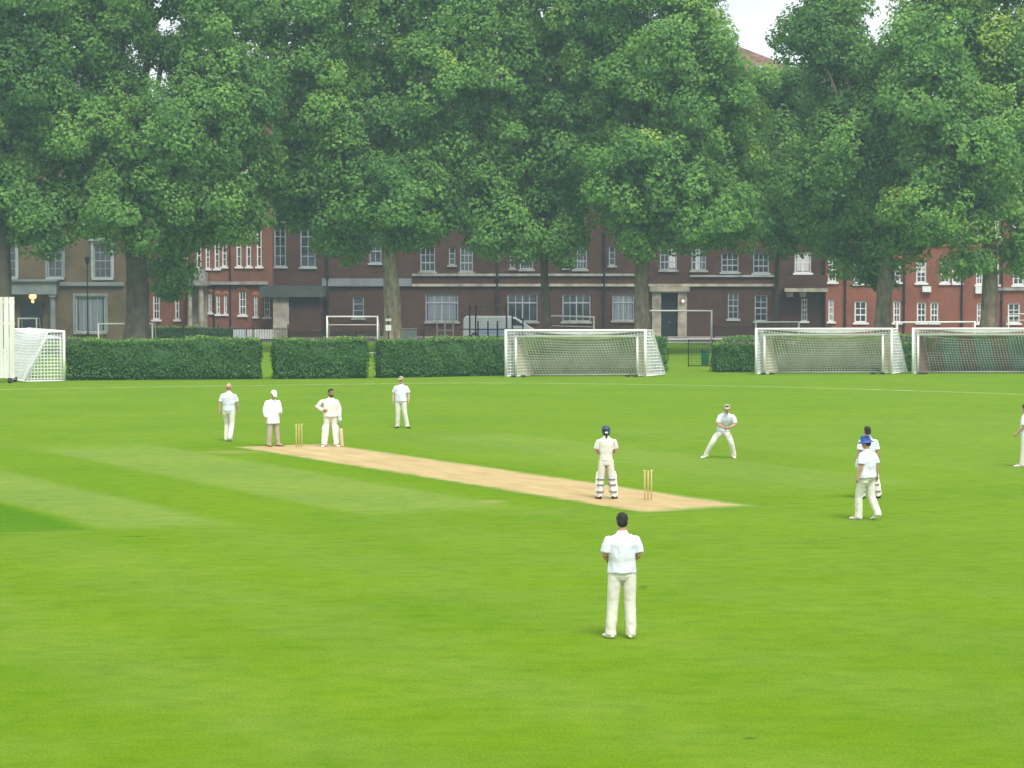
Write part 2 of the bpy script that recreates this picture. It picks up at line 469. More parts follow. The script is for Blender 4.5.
def leaves_mesh(name, pos, nrm, size, tint, mat, rng, extra=None):
    """kite shaped leaf quads from numpy arrays"""
    n = len(pos)
    nrm = nrm / np.maximum(np.linalg.norm(nrm, axis=1, keepdims=True), 1e-6)
    r = rng.normal(size=(n, 3))
    t = np.cross(nrm, r); t /= np.maximum(np.linalg.norm(t, axis=1, keepdims=True), 1e-6)
    b = np.cross(nrm, t)
    s = size[:, None]
    bend = nrm * s * 0.12
    v = np.empty((n, 4, 3), dtype=np.float32)
    v[:, 0] = pos - t * s * 0.5
    v[:, 1] = pos + b * s * 0.42 + t * s * 0.08 - bend
    v[:, 2] = pos + t * s * 0.55
    v[:, 3] = pos - b * s * 0.42 + t * s * 0.08 - bend
    v = v.reshape(-1, 3)
    faces = np.arange(n * 4, dtype=np.int32)
    ev, ef = (extra if extra else ([], []))
    nv0 = len(v)
    if len(ev):
        v = np.vstack([v, np.array(ev, dtype=np.float32)])
    me = bpy.data.meshes.new(name)
    me.vertices.add(len(v)); me.vertices.foreach_set('co', v.ravel())
    lf = list(ef)
    tot = np.concatenate([np.full(n, 4, dtype=np.int32), np.array([len(f) for f in lf], dtype=np.int32)]) if lf else np.full(n, 4, dtype=np.int32)
    li = np.concatenate([faces, np.array([i + nv0 for f in lf for i in f], dtype=np.int32)]) if lf else faces
    me.loops.add(len(li)); me.loops.foreach_set('vertex_index', li)
    me.polygons.add(len(tot))
    st = np.concatenate([[0], np.cumsum(tot)[:-1]]).astype(np.int32)
    me.polygons.foreach_set('loop_start', st)
    try:
        me.polygons.foreach_set('loop_total', tot)
    except Exception:
        pass
    a = me.attributes.new('tint', 'FLOAT', 'POINT')
    tv = np.zeros(len(v), dtype=np.float32); tv[:n * 4] = np.repeat(tint, 4)
    a.data.foreach_set('value', tv)
    me.materials.append(mat)
    me.update(calc_edges=True); me.validate()
    return me

def rnd_dirs(rng, n):
    d = rng.normal(size=(n, 3)); return d / np.linalg.norm(d, axis=1, keepdims=True)

def crown_arrays(lobes, rng, dens=1.0, lsize=0.245, tint0=0.0):
    P = []; Nn = []; S = []; T = []
    L = np.array(lobes)
    for li, (cx, cy, cz, rx, ry, rz) in enumerate(lobes):
        area = 4 * math.pi * ((rx * ry) ** 1.6 / 3 + (rx * rz) ** 1.6 / 3 + (ry * rz) ** 1.6 / 3) ** (1 / 1.6)
        nc = max(10, int(area / 2.3 * dens))
        d = rnd_dirs(rng, nc)
        f = rng.uniform(0.74, 1.06, nc)
        c = np.array([cx, cy, cz]) + d * np.array([rx, ry, rz]) * f[:, None]
        # skip clumps buried in other boughs
        keep = np.ones(nc, bool)
        for lj in range(len(lobes)):
            if lj != li:
                q = (c - L[lj, :3]) / L[lj, 3:]
                keep &= (q ** 2).sum(1) > 0.5
        c = c[keep]; d = d[keep]
        ltint = rng.normal(0, 0.10)
        for ci, di in zip(c, d):
            r = rng.uniform(0.65, 1.35)
            k = int(150 * r * r * rng.uniform(0.75, 1.2))
            o = rnd_dirs(rng, k) * (rng.uniform(0.25, 1.0, k) ** 0.5)[:, None] * r
            o[:, 2] *= 0.85
            # boughs droop: outer leaves hang lower
            o[:, 2] -= 0.28 * (o[:, 0] ** 2 + o[:, 1] ** 2)
            p = ci + o
            nn = o / r * 0.55 + di * 0.45 + np.array([0, -0.12, 0.50]) + rng.normal(0, 0.42, (k, 3))
            P.append(p); Nn.append(nn)
            S.append(rng.uniform(0.6, 1.25, k) * lsize)
            ct = 0.42 + tint0 + ltint + rng.normal(0, 0.13)
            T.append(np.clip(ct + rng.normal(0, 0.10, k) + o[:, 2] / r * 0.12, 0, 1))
        # inner fill so that the crown closes
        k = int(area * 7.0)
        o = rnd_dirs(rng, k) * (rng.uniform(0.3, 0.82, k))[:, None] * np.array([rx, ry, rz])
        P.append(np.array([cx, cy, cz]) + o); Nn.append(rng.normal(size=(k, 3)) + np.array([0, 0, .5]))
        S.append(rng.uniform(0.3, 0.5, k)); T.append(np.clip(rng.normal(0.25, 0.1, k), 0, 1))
    return np.vstack(P), np.vstack(Nn), np.concatenate(S), np.concatenate(T)

def bark(name, lo, hi):
    m, nt, out = new_mat(name)
    tc = N(nt, 'ShaderNodeTexCoord'); mp = N(nt, 'ShaderNodeMapping'); mp.inputs['Scale'].default_value = (1, 1, 0.45)
    nt.links.new(tc.outputs['Object'], mp.inputs[0])
    n1 = N(nt, 'ShaderNodeTexNoise', _Scale=3.2, _Detail=7.0); nt.links.new(mp.outputs[0], n1.inputs['Vector'])
    v1 = N(nt, 'ShaderNodeTexVoronoi', _Scale=2.6); nt.links.new(mp.outputs[0], v1.inputs['Vector'])
    rp = ramp(nt, [(0.3, lo), (0.5, [(a + b) / 2 for a, b in zip(lo, hi)]), (0.68, hi)])
    nt.links.new(math_n(nt, 'ADD', math_n(nt, 'MULTIPLY', n1.outputs[0], 0.75), math_n(nt, 'MULTIPLY', v1.outputs[0], 0.22)), rp.inputs[0])
    b = N(nt, 'ShaderNodeBsdfPrincipled', _Roughness=0.9); nt.links.new(rp.outputs[0], b.inputs['Base Color'])
    bp = N(nt, 'ShaderNodeBump', _Strength=0.6, _Distance=0.08); nt.links.new(n1.outputs[0], bp.inputs['Height']); nt.links.new(bp.outputs[0], b.inputs['Normal'])
    nt.links.new(b.outputs[0], out.inputs['Surface'])
    return m
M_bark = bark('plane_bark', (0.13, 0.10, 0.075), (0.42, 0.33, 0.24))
M_bark_m = bark('medium_plane_bark', (0.085, 0.07, 0.05), (0.27, 0.22, 0.16))  # bark tone between the pale and the dark one
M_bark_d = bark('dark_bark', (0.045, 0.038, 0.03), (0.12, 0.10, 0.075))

def tree(px, Y, trunk_r, lobes_px, label, seed, barkmat=None, fork=9.5, tint0=0.0, lean=0.0):
    rng = np.random.default_rng(seed); rr = random.Random(seed)
    bx = (px - 512) / FPX * Y
    root = empty('plane_tree', (bx, Y, 0), label, 'tree', 'plane trees in front of the buildings')
    ppm = FPX / Y
    lobes = []
    for q in lobes_px:
        lx, ly, rx, rz = q[:4]
        X, Z = at(lx, ly, Y)
        ax, az = rx / ppm, rz / ppm
        dy = q[4] if len(q) > 4 else rr.uniform(-1.6, 1.6)
        lobes.append((X - bx, dy, Z, ax * 0.97, max(2.2, 0.5 * (ax + az)), az * 0.97))
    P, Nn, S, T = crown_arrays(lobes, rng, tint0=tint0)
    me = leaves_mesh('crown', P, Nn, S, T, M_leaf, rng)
    c = bpy.data.objects.new('crown', me); COL.objects.link(c); c.parent = root
    # trunk with root flare, a bend, and limbs into the boughs
    m = MB()
    pts = []; rad = []
    for i in range(10):
        t = i / 9; z = t * fork
        pts.append((lean * t * fork + 0.12 * math.sin(t * 5 + seed), 0.1 * math.cos(t * 4 + seed), z - 0.1))
        rad.append(trunk_r * (1.0 - 0.28 * t + 0.45 * math.exp(-z * 1.6)) * (1 + 0.04 * math.sin(i * 2.1 + seed)))
    top = Vector(pts[-1])
    m.tube(pts, rad, n=14)
    for (cx, cy, cz, ax, ay, az) in lobes:
        if cz < fork * 0.8: continue
        st = Vector(pts[rr.choice([7, 8, 9])]); en = Vector((cx, cy, cz + az * 0.3))
        k1 = st.lerp(en, 0.35) + Vector((rr.uniform(-.5, .5), rr.uniform(-.5, .5), 0.8)); k2 = st.lerp(en, 0.7) + Vector((rr.uniform(-.7, .7), rr.uniform(-.7, .7), 0.6))
        r0 = trunk_r * rr.uniform(0.32, 0.5)
        m.tube([st, k1, k2, en], [r0, r0 * 0.75, r0 * 0.5, r0 * 0.15], n=8)
        for _ in range(3):
            dd = Vector((rr.uniform(-1, 1) * ax, rr.uniform(-1, 1) * ay, rr.uniform(-.2, .9) * az)) * 0.75
            m.tube([k2, k2.lerp(Vector((cx, cy, cz)) + dd, 0.5) + Vector((0, 0, .3)), Vector((cx, cy, cz)) + dd], [r0 * .4, r0 * .25, r0 * .08], n=6)
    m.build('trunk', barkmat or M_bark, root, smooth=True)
    return root

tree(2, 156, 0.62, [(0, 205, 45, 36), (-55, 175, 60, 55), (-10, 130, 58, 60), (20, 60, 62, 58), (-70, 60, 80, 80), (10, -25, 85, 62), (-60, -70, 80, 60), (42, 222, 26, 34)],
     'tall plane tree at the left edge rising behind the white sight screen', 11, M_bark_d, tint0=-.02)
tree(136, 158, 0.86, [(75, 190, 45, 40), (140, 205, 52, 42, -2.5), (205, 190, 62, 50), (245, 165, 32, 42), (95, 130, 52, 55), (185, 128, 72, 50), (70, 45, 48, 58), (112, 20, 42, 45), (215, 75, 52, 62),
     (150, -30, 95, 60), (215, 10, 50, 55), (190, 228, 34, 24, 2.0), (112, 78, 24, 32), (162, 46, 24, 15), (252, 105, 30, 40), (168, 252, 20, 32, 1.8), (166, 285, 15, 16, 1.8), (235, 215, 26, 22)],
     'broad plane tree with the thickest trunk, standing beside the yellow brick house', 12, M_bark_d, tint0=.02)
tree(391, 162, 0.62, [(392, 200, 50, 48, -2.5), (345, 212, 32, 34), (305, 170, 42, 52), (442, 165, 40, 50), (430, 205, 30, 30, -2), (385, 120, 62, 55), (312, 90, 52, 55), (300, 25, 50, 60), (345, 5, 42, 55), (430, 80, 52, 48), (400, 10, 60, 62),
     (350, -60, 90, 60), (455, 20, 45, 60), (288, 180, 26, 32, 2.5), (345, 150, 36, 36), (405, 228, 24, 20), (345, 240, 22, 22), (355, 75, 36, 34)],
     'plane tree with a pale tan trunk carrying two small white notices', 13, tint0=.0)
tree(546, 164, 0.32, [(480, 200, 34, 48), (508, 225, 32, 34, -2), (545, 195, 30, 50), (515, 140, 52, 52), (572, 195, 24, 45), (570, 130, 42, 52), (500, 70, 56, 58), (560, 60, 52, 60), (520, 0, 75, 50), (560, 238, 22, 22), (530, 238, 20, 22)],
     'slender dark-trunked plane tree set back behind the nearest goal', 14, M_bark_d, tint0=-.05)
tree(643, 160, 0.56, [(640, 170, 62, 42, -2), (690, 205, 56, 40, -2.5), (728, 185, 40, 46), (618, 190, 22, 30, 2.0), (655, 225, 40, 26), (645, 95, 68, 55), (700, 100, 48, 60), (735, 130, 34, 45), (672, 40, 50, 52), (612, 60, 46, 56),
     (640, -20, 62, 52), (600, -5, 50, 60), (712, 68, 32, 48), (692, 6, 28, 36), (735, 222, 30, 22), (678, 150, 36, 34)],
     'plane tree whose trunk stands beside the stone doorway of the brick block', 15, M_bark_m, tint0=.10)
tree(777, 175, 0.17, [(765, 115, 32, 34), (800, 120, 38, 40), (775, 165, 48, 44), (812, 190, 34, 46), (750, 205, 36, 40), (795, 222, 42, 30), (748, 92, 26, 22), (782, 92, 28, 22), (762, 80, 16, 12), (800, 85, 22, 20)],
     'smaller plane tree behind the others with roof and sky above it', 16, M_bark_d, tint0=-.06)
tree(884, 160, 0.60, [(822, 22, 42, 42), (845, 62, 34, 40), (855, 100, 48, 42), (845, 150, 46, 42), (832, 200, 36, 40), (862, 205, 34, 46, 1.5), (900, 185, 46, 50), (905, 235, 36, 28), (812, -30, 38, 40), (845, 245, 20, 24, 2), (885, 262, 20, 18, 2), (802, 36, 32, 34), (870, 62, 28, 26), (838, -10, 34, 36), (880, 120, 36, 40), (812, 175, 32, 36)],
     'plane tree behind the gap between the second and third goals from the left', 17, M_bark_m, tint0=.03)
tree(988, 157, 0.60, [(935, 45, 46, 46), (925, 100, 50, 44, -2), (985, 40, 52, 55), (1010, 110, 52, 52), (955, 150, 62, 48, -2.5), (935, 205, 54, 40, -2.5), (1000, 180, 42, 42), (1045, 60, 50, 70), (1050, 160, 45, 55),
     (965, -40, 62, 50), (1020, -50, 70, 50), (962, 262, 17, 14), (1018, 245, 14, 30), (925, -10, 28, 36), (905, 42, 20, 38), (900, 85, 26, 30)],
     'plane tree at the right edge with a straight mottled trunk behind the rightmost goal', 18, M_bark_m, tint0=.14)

# ------------------------------------------------------------------ clipped hedge in lengths
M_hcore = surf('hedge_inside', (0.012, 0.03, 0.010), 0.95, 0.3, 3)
def hedge(p0, p1, h, dep, label, seed, round_end=False):
    rng = np.random.default_rng(seed)
    a = Vector((*p0, 0)); b = Vector((*p1, 0)); L = (b - a).length
    ux = (b - a).normalized(); uy = Vector((-ux.y, ux.x, 0))
    P = []; Nn = []; T = []
    def face(n, f):
        s, t = rng.uniform(0, 1, n), rng.uniform(0, 1, n)
        return f(s, t)
    def bulge(x, z):
        return 0.07 * np.sin(x * 1.7 + seed) + 0.05 * np.sin(x * 4.1 + z * 3.0) + 0.04 * np.sin(z * 5 + x * 0.7)
    nf = int(L * h * 190)
    x = rng.uniform(0, L, nf); z = rng.uniform(0.02, h, nf); y = -bulge(x, z) + np.where(z < 0.18, 0.12, 0) + rng.normal(0, 0.035, nf)
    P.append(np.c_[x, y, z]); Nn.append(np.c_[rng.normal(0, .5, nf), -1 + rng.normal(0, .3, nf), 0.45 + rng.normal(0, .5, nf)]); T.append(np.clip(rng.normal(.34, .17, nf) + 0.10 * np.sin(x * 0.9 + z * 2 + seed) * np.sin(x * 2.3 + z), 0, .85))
    nt_ = int(L * dep * 240)
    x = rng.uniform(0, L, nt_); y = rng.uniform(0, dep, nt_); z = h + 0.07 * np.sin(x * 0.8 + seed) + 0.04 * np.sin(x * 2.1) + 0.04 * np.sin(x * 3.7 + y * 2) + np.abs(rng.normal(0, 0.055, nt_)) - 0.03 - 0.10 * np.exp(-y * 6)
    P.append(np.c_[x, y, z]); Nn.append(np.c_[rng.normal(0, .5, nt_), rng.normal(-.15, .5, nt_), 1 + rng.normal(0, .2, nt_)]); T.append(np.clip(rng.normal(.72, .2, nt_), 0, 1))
    for xe, sx in ((0, -1), (L, 1)):
        n = int(dep * h * 190)
        y = rng.uniform(0, dep, n); z = rng.uniform(0.02, h, n); xx = xe + sx * (0.05 * np.sin(z * 4 + seed) + 0.03) + rng.normal(0, .05, n)
        P.append(np.c_[xx, y, z]); Nn.append(np.c_[sx + rng.normal(0, .4, n), rng.normal(0, .5, n), .4 + rng.normal(0, .5, n)]); T.append(np.clip(rng.normal(.36, .15, n), 0, 1))
    n = int(L * h * 60)
    x = rng.uniform(0, L, n); z = rng.uniform(0, h, n); y = rng.uniform(dep - .1, dep + .05, n)
    P.append(np.c_[x, y, z]); Nn.append(np.c_[rng.normal(0, .5, n), 1 + rng.normal(0, .3, n), rng.normal(.3, .5, n)]); T.append(np.clip(rng.normal(.3, .1, n), 0, 1))
    P = np.vstack(P); Nn = np.vstack(Nn); T = np.concatenate(T)
    if round_end:      # right-hand lengths: shoulders slump towards the ends
        k = np.minimum(P[:, 0], L - P[:, 0]); P[:, 2] *= 1 - 0.22 * np.exp(-k / 0.5)
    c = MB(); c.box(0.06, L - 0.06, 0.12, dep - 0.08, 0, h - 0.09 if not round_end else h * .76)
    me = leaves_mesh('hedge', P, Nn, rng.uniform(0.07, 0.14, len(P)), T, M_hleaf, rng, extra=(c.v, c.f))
    o = bpy.data.objects.new('hedge', me); COL.objects.link(o)
    o.location = a; o.rotation_euler = (0, 0, math.atan2(ux.y, ux.x))
    return tag(o, label, 'hedge', 'clipped hedges along the field edge')
def hx(px, D): return ((px - 512) / FPX * D, D)
hedge(hx(67, 121.2), hx(260, 122.6), 2.02, 1.7, 'long clipped hedge running right from the goal beside the white sight screen', 21)
hedge(hx(275.5, 122.7), hx(367.5, 123.6), 2.02, 1.7, 'shortest full-height clipped hedge, between two narrow gaps, behind umpire and bearded batsman', 22)
hedge(hx(381.5, 123.9), hx(667, 131.2), 1.97, 1.0, 'clipped hedge running behind the goal that stands nearest the middle', 23)
hedge(hx(717, 131.0), hx(1110, 133.0), 1.92, 1.6, 'slumped ragged hedge running behind the two right-hand goals', 24, True)

lh = hedge(hx(150, 191), hx(232, 191), 1.05, 0.9, 'low dark hedge behind the iron railing at the foot of the red brick wing', 25)
del lh['group']
# ------------------------------------------------------------------ buildings
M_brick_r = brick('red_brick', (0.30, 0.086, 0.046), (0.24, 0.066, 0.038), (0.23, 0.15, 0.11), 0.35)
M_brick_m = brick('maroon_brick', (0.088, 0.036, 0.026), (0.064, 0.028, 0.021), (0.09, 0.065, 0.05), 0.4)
M_brick_y = brick('stock_brick', (0.140, 0.104, 0.060), (0.110, 0.080, 0.046), (0.17, 0.14, 0.10), 0.45)
M_brick_l = brick('old_red_brick', (0.24, 0.082, 0.048), (0.19, 0.064, 0.040), (0.23, 0.16, 0.12), 0.35)
M_white_shaded = surf('shaded_window_paint', (0.33, 0.37, 0.39), 0.5, 0.12, 2.0)  # white window paint, with the shade of the trees put into its colour
M_curtain_shaded = surf('shaded_curtain', (0.17, 0.20, 0.235), 0.9, 0.22, 2.5, 0, stretch=(8, 8, .3))  # dimmer copy of the curtain, tree shade mixed into the colour
M_brick_o = brick('rubbed_brick', (0.48, 0.17, 0.085), (0.42, 0.14, 0.07), (0.36, 0.2, 0.13), 0.2)
M_stone = surf('grey_stone', (0.30, 0.30, 0.28), 0.85, 0.25, 1.5, 0.2)
M_stone_w = surf('weathered_stone', (0.36, 0.33, 0.26), 0.85, 0.3, 1.3, 0.2)
M_stucco = surf('blue_grey_render', (0.19, 0.215, 0.23), 0.8, 0.15, 1.0)
M_white = surf('window_paint', (0.76, 0.77, 0.76), 0.45, 0.06, 3.0)
M_slate = surf('slate', (0.10, 0.09, 0.095), 0.7, 0.3, 2.0, 0.3)
M_tile = surf('clay_tile', (0.17, 0.095, 0.07), 0.8, 0.3, 2.0, 0.3)
M_dark = surf('dark_door_paint', (0.020, 0.024, 0.032), 0.4, 0.2, 2.0)
M_iron = surf('black_iron', (0.018, 0.02, 0.022), 0.5, 0.2, 4.0)
M_lead = surf('dark_flat_roof', (0.07, 0.08, 0.075), 0.7, 0.2, 1.5)
M_curtain = surf('curtain', (0.55, 0.53, 0.56), 0.9, 0.18, 2.5, 0, stretch=(8, 8, .3))

gm_, nt, out = new_mat('window_glass')
tc = N(nt, 'ShaderNodeTexCoord'); n1 = N(nt, 'ShaderNodeTexNoise', _Scale=0.9, _Detail=2.0); nt.links.new(tc.outputs['Object'], n1.inputs['Vector'])
rp = ramp(nt, [(0.35, (0.016, 0.020, 0.028)), (0.7, (0.05, 0.06, 0.075))]); nt.links.new(n1.outputs[0], rp.inputs[0])
b = N(nt, 'ShaderNodeBsdfPrincipled', _Roughness=0.08); b.inputs['Specular IOR Level'].default_value = 0.8; nt.links.new(rp.outputs[0], b.inputs['Base Color'])
bp = N(nt, 'ShaderNodeBump', _Strength=0.06, _Distance=0.05); n2 = N(nt, 'ShaderNodeTexNoise', _Scale=1.6); nt.links.new(tc.outputs['Object'], n2.inputs['Vector'])
nt.links.new(n2.outputs[0], bp.inputs['Height']); nt.links.new(bp.outputs[0], b.inputs['Normal'])
nt.links.new(b.outputs[0], out.inputs['Surface'])
M_glass = gm_

def wall_mesh(x0, x1, z0, z1, holes, y, thick, reveal=0.22):
    """front wall at y facing -y with real openings and reveals, plus its other five sides"""
    m = MB()
    xs = sorted(set([x0, x1] + [h[0] for h in holes] + [h[1] for h in holes]))
    zs = sorted(set([z0, z1] + [h[2] for h in holes] + [h[3] for h in holes]))
    for i in range(len(xs) - 1):
        cx = (xs[i] + xs[i + 1]) / 2
        run = None
        for j in range(len(zs) - 1):
            cz = (zs[j] + zs[j + 1]) / 2
            inside = any(h[0] < cx < h[1] and h[2] < cz < h[3] for h in holes)
            if not inside:
                m.quad((xs[i], y, zs[j]), (xs[i + 1], y, zs[j]), (xs[i + 1], y, zs[j + 1]), (xs[i], y, zs[j + 1]))
    for (a, b_, c, d_) in holes:
        yb = y + reveal
        m.quad((a, y, c), (a, yb, c), (b_, yb, c), (b_, y, c)); m.quad((a, y, d_), (b_, y, d_), (b_, yb, d_), (a, yb, d_))
        m.quad((a, y, c), (a, y, d_), (a, yb, d_), (a, yb, c)); m.quad((b_, y, c), (b_, yb, c), (b_, yb, d_), (b_, y, d_))
        m.quad((a, yb, c), (b_, yb, c), (b_, yb, d_), (a, yb, d_))
    yb = y + thick
    m.quad((x0, yb, z0), (x0, yb, z1), (x1, yb, z1), (x1, yb, z0))
    m.quad((x0, y, z0), (x0, y, z1), (x0, yb, z1), (x0, yb, z0)); m.quad((x1, y, z0), (x1, yb, z0), (x1, yb, z1), (x1, y, z1))
    m.quad((x0, y, z1), (x1, y, z1), (x1, yb, z1), (x0, yb, z1))
    return m

def window(parent, h, y, nx, nz, style='sash', sill=True, fr=0.085, bar=0.045, blind=None, arch=None, wm=None, cm=None):
    wm = wm or M_white
    """h = opening (x0,x1,z0,z1): white frame with glazing bars, pane behind, sill in front"""
    a, b_, c, d_ = h
    yf = y + 0.09
    m = MB()
    m.box(a, a + fr, yf, yf + 0.08, c, d_); m.box(b_ - fr, b_, yf, yf + 0.08, c, d_)
    m.box(a + fr, b_ - fr, yf, yf + 0.08, c, c + fr); m.box(a + fr, b_ - fr, yf, yf + 0.08, d_ - fr, d_)
    wx = (b_ - a - 2 * fr); wz = (d_ - c - 2 * fr)
    for i in range(1, nx):
        w = bar if style != 'casement' or i % 2 else bar * 1.7
        x = a + fr + wx * i / nx
        m.box(x - w / 2, x + w / 2, yf + 0.012, yf + 0.07, c + fr, d_ - fr)
    for j in range(1, nz):
        z = c + fr + wz * j / nz
        w = bar * (1.8 if style == 'sash' and j == nz // 2 else 1.0)
        m.box(a + fr, b_ - fr, yf + 0.016, yf + 0.066, z - w / 2, z + w / 2)
    if style == 'casement':
        z = c + wz * 0.74
        m.box(a + fr, b_ - fr, yf - 0.006, yf + 0.074, z - bar, z + bar)
    w = m.build('window', wm, parent)
    p = MB(); p.quad((a + .02, yf + 0.055, c + .02), (b_ - .02, yf + 0.055, c + .02), (b_ - .02, yf + 0.055, d_ - .02), (a + .02, yf + 0.055, d_ - .02))
    p.build('pane', M_glass, w)
    if blind:
        s = MB(); xa = a + fr + wx * blind[0]; xb = a + fr + wx * blind[1]
        s.box(xa, xb, yf + 0.035, yf + 0.05, c + fr + wz * blind[2], d_ - fr)
        s.build('blind', cm or M_curtain, w)
    if sill:
        s = MB(); s.box(a - 0.14, b_ + 0.14, y - 0.14, y + 0.085, c - 0.16, c - 0.003); s.build('sill', wm if sill == 1 else M_stone, w)
    if arch:
        s = MB(); cx = (a + b_) / 2; hw = (b_ - a) / 2 + 0.12; n = 10; rise = arch; vs = []
        for i in range(n + 1):
            t = -1 + 2 * i / n
            vs.append((cx + hw * t, d_ + rise * (1 - t * t) - 0.02))
        for i in range(n):
            (xa, za), (xb, zb) = vs[i], vs[i + 1]
            q0 = [(xa, y - .03, za), (xb, y - .03, zb), (xb, y - .03, zb + .26), (xa, y - .03, za + .26)]
            q1 = [(p_[0], y + 0.02, p_[2]) for p_ in q0]
            s._add(q0 + q1, [(0, 1, 2, 3), (0, 4, 5, 1), (3, 2, 6, 7)])
        s.build('arch', M_brick_o, w)
    return w

def rect(x0, x1, y0, y1, Y):
    """pixel box -> opening in the plane at distance Y"""
    a, zt = at(x0, y0, Y); b_, zb = at(x1, y1, Y)
    return (a, b_, zb, zt)

def band(parent, name, x0, x1, y0, y1, Y, mat, proud=0.16):
    a, b_, zb, zt = rect(x0, x1, y0, y1, Y)
    m = MB(); m.box(a, b_, Y - proud, Y + 0.06, zb, zt)
    return m.build(name, mat, parent)

def pipe(parent, px, y0, y1, Y, mat, r=0.06):
    a, _, zb, zt = rect(px, px, y0, y1, Y)
    m = MB(); m.tube([(a, Y - r - .03, zb), (a, Y - r - .03, zt)], r, n=8)
    z = zb + 1.0
    while z < zt:
        m.box(a - r * 1.6, a + r * 1.6, Y - r * 2 - .05, Y, z, z + 0.08); z += 1.9
    return m.build('downpipe', mat, parent)

GBOT = 338
# ---- yellow stock-brick house on the left
YH = 187.0
house = empty('brick_house', (*at(55, 340, YH)[:1], YH, 0), 'yellow brown brick house at the left with a grey pillared porch', 'house')
house.location = (0, 0, 0)
hh = {}
for k, r_ in {'a': (47.5, 62.5, 244, 277.5), 'b': (93.5, 111.5, 243.5, 278), 'c': (103, 113, 186, 219.5), 'd': (49, 61, 186, 219.5), 'e': (75.5, 105.5, 296, 332), 'f': (48, 62, 128, 160), 'g': (98, 112, 128, 160),
              'h': (2, 16, 244, 277.5), 'i': (-45, -30, 244, 277.5), 'j': (-45, -30, 186, 219.5), 'k': (3, 15, 186, 219.5)}.items():
    hh[k] = rect(*r_, YH)
porch_hole = rect(13, 49, 294.5, 339, YH); porch_hole = (porch_hole[0], porch_hole[1], 0.35, porch_hole[3])
xa, _, _, zt = rect(-90, 128, 92, 338, YH); xb = rect(-90, 128, 92, 338, YH)[1]
wall_mesh(xa, xb, 0, zt, list(hh.values()) + [porch_hole], YH, 10, 0.24).build('wall', M_brick_y, house)
for k, h in hh.items():
    if k == 'e':
        window(house, h, YH, 4, 1, 'plain', sill=2, blind=(0.06, 0.94, 0.02), fr=.11, wm=M_white_shaded, cm=M_curtain_shaded)
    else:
        window(house, h, YH, 2 if k != 'b' else 3, 4, 'sash', sill=1, bar=.03, wm=M_white_shaded)
    a, b_, c, d_ = h
    m = MB(); w = 0.2
    m.box(a - w, a - .003, YH - .07, YH + .02, c, d_ + w); m.box(b_ + .003, b_ + w, YH - .07, YH + .02, c, d_ + w); m.box(a - .003, b_ + .003, YH - .068, YH + .02, d_ + .003, d_ + w)
    if k in 'abhi':
        m.box(a - w - .12, b_ + w + .12, YH - .22, YH + .02, d_ + w + .003, d_ + w + .13)
        cx = (a + b_) / 2
        m._add([(a - w - .1, YH - .18, d_ + w + .133), (b_ + w + .1, YH - .18, d_ + w + .133), (cx, YH - .18, d_ + w + .36), (a - w - .1, YH, d_ + w + .133), (b_ + w + .1, YH, d_ + w + .133), (cx, YH, d_ + w + .36)], [(0, 1, 2), (0, 2, 5, 3), (1, 4, 5, 2)])
    m.build('window_surround', M_stucco if k in 'ade' else M_white_shaded, house)
band(house, 'string_course', 60, 124, 282, 285.8, YH, M_stucco, .22)
band(house, 'eaves', -92, 130, 88, 92, YH, M_stucco, .35)
# porch: entablature, columns, door inside
ent = band(house, 'entablature', 4, 58, 281.5, 294.3, YH, M_stucco, 0.75)
band(house, 'cornice', 2.5, 59.5, 279.3, 281.4, YH, M_stucco, 0.95)
for px0, px1 in ((4.5, 12), (50.5, 57.5)):
    a, b_, _, zt_ = rect(px0, px1, 294.4, 338, YH)
    m = MB(); cx = (a + b_) / 2; r_ = (b_ - a) / 2 * .86
    m.box(a, b_, YH - .7, YH - .12, 0, .28); m.box(a, b_, YH - .7, YH - .12, zt_ - .22, zt_ - .003)
    m.tube([(cx, YH - .41, .28), (cx, YH - .41, zt_ - .22)], [r_, r_ * .9], n=16)
    m.build('column', M_stucco, house)
a, b_, _, zt_ = rect(20, 42, 305, 338, YH)
m = MB(); m.box(a, b_, YH + .10, YH + .18, .352, zt_ + .3)
for zz in (.6, 1.5): m.box(a + .15, b_ - .15, YH + .07, YH + .1, zz, zz + .7)
dr = m.build('door', M_dark, house); k = MB(); k.ell((b_ - .15, YH + .04, 1.35), (.05, .04, .05)); k.build('handle', M_stone_w, dr)
m = MB(); m.box(porch_hole[0] - .3, porch_hole[1] + .3, YH - 1.6, YH + .09, .0, .18); m.box(porch_hole[0] - .2, porch_hole[1] + .2, YH - 1.1, YH + .09, .18, .345); m.build('step', M_stone, house)
m = MB(); z0 = zt; m._add([(xa - .4, YH - .4, z0 + .4), (xb + .4, YH - .4, z0 + .4), (xb + .4, YH + 10.4, z0 + .4), (xa - .4, YH + 10.4, z0 + .4), (xa + 4, YH + 5, z0 + 3.6), (xb - 4, YH + 5, z0 + 3.6)], [(0, 1, 5, 4), (1, 2, 5), (2, 3, 4, 5), (3, 0, 4), (3, 2, 1, 0)])
m.build('roof', M_slate, house)

def arch_windows(parent, rects, Y, **kw):
    return [window(parent, rect(*r_, Y), Y, **kw) for r_ in rects]

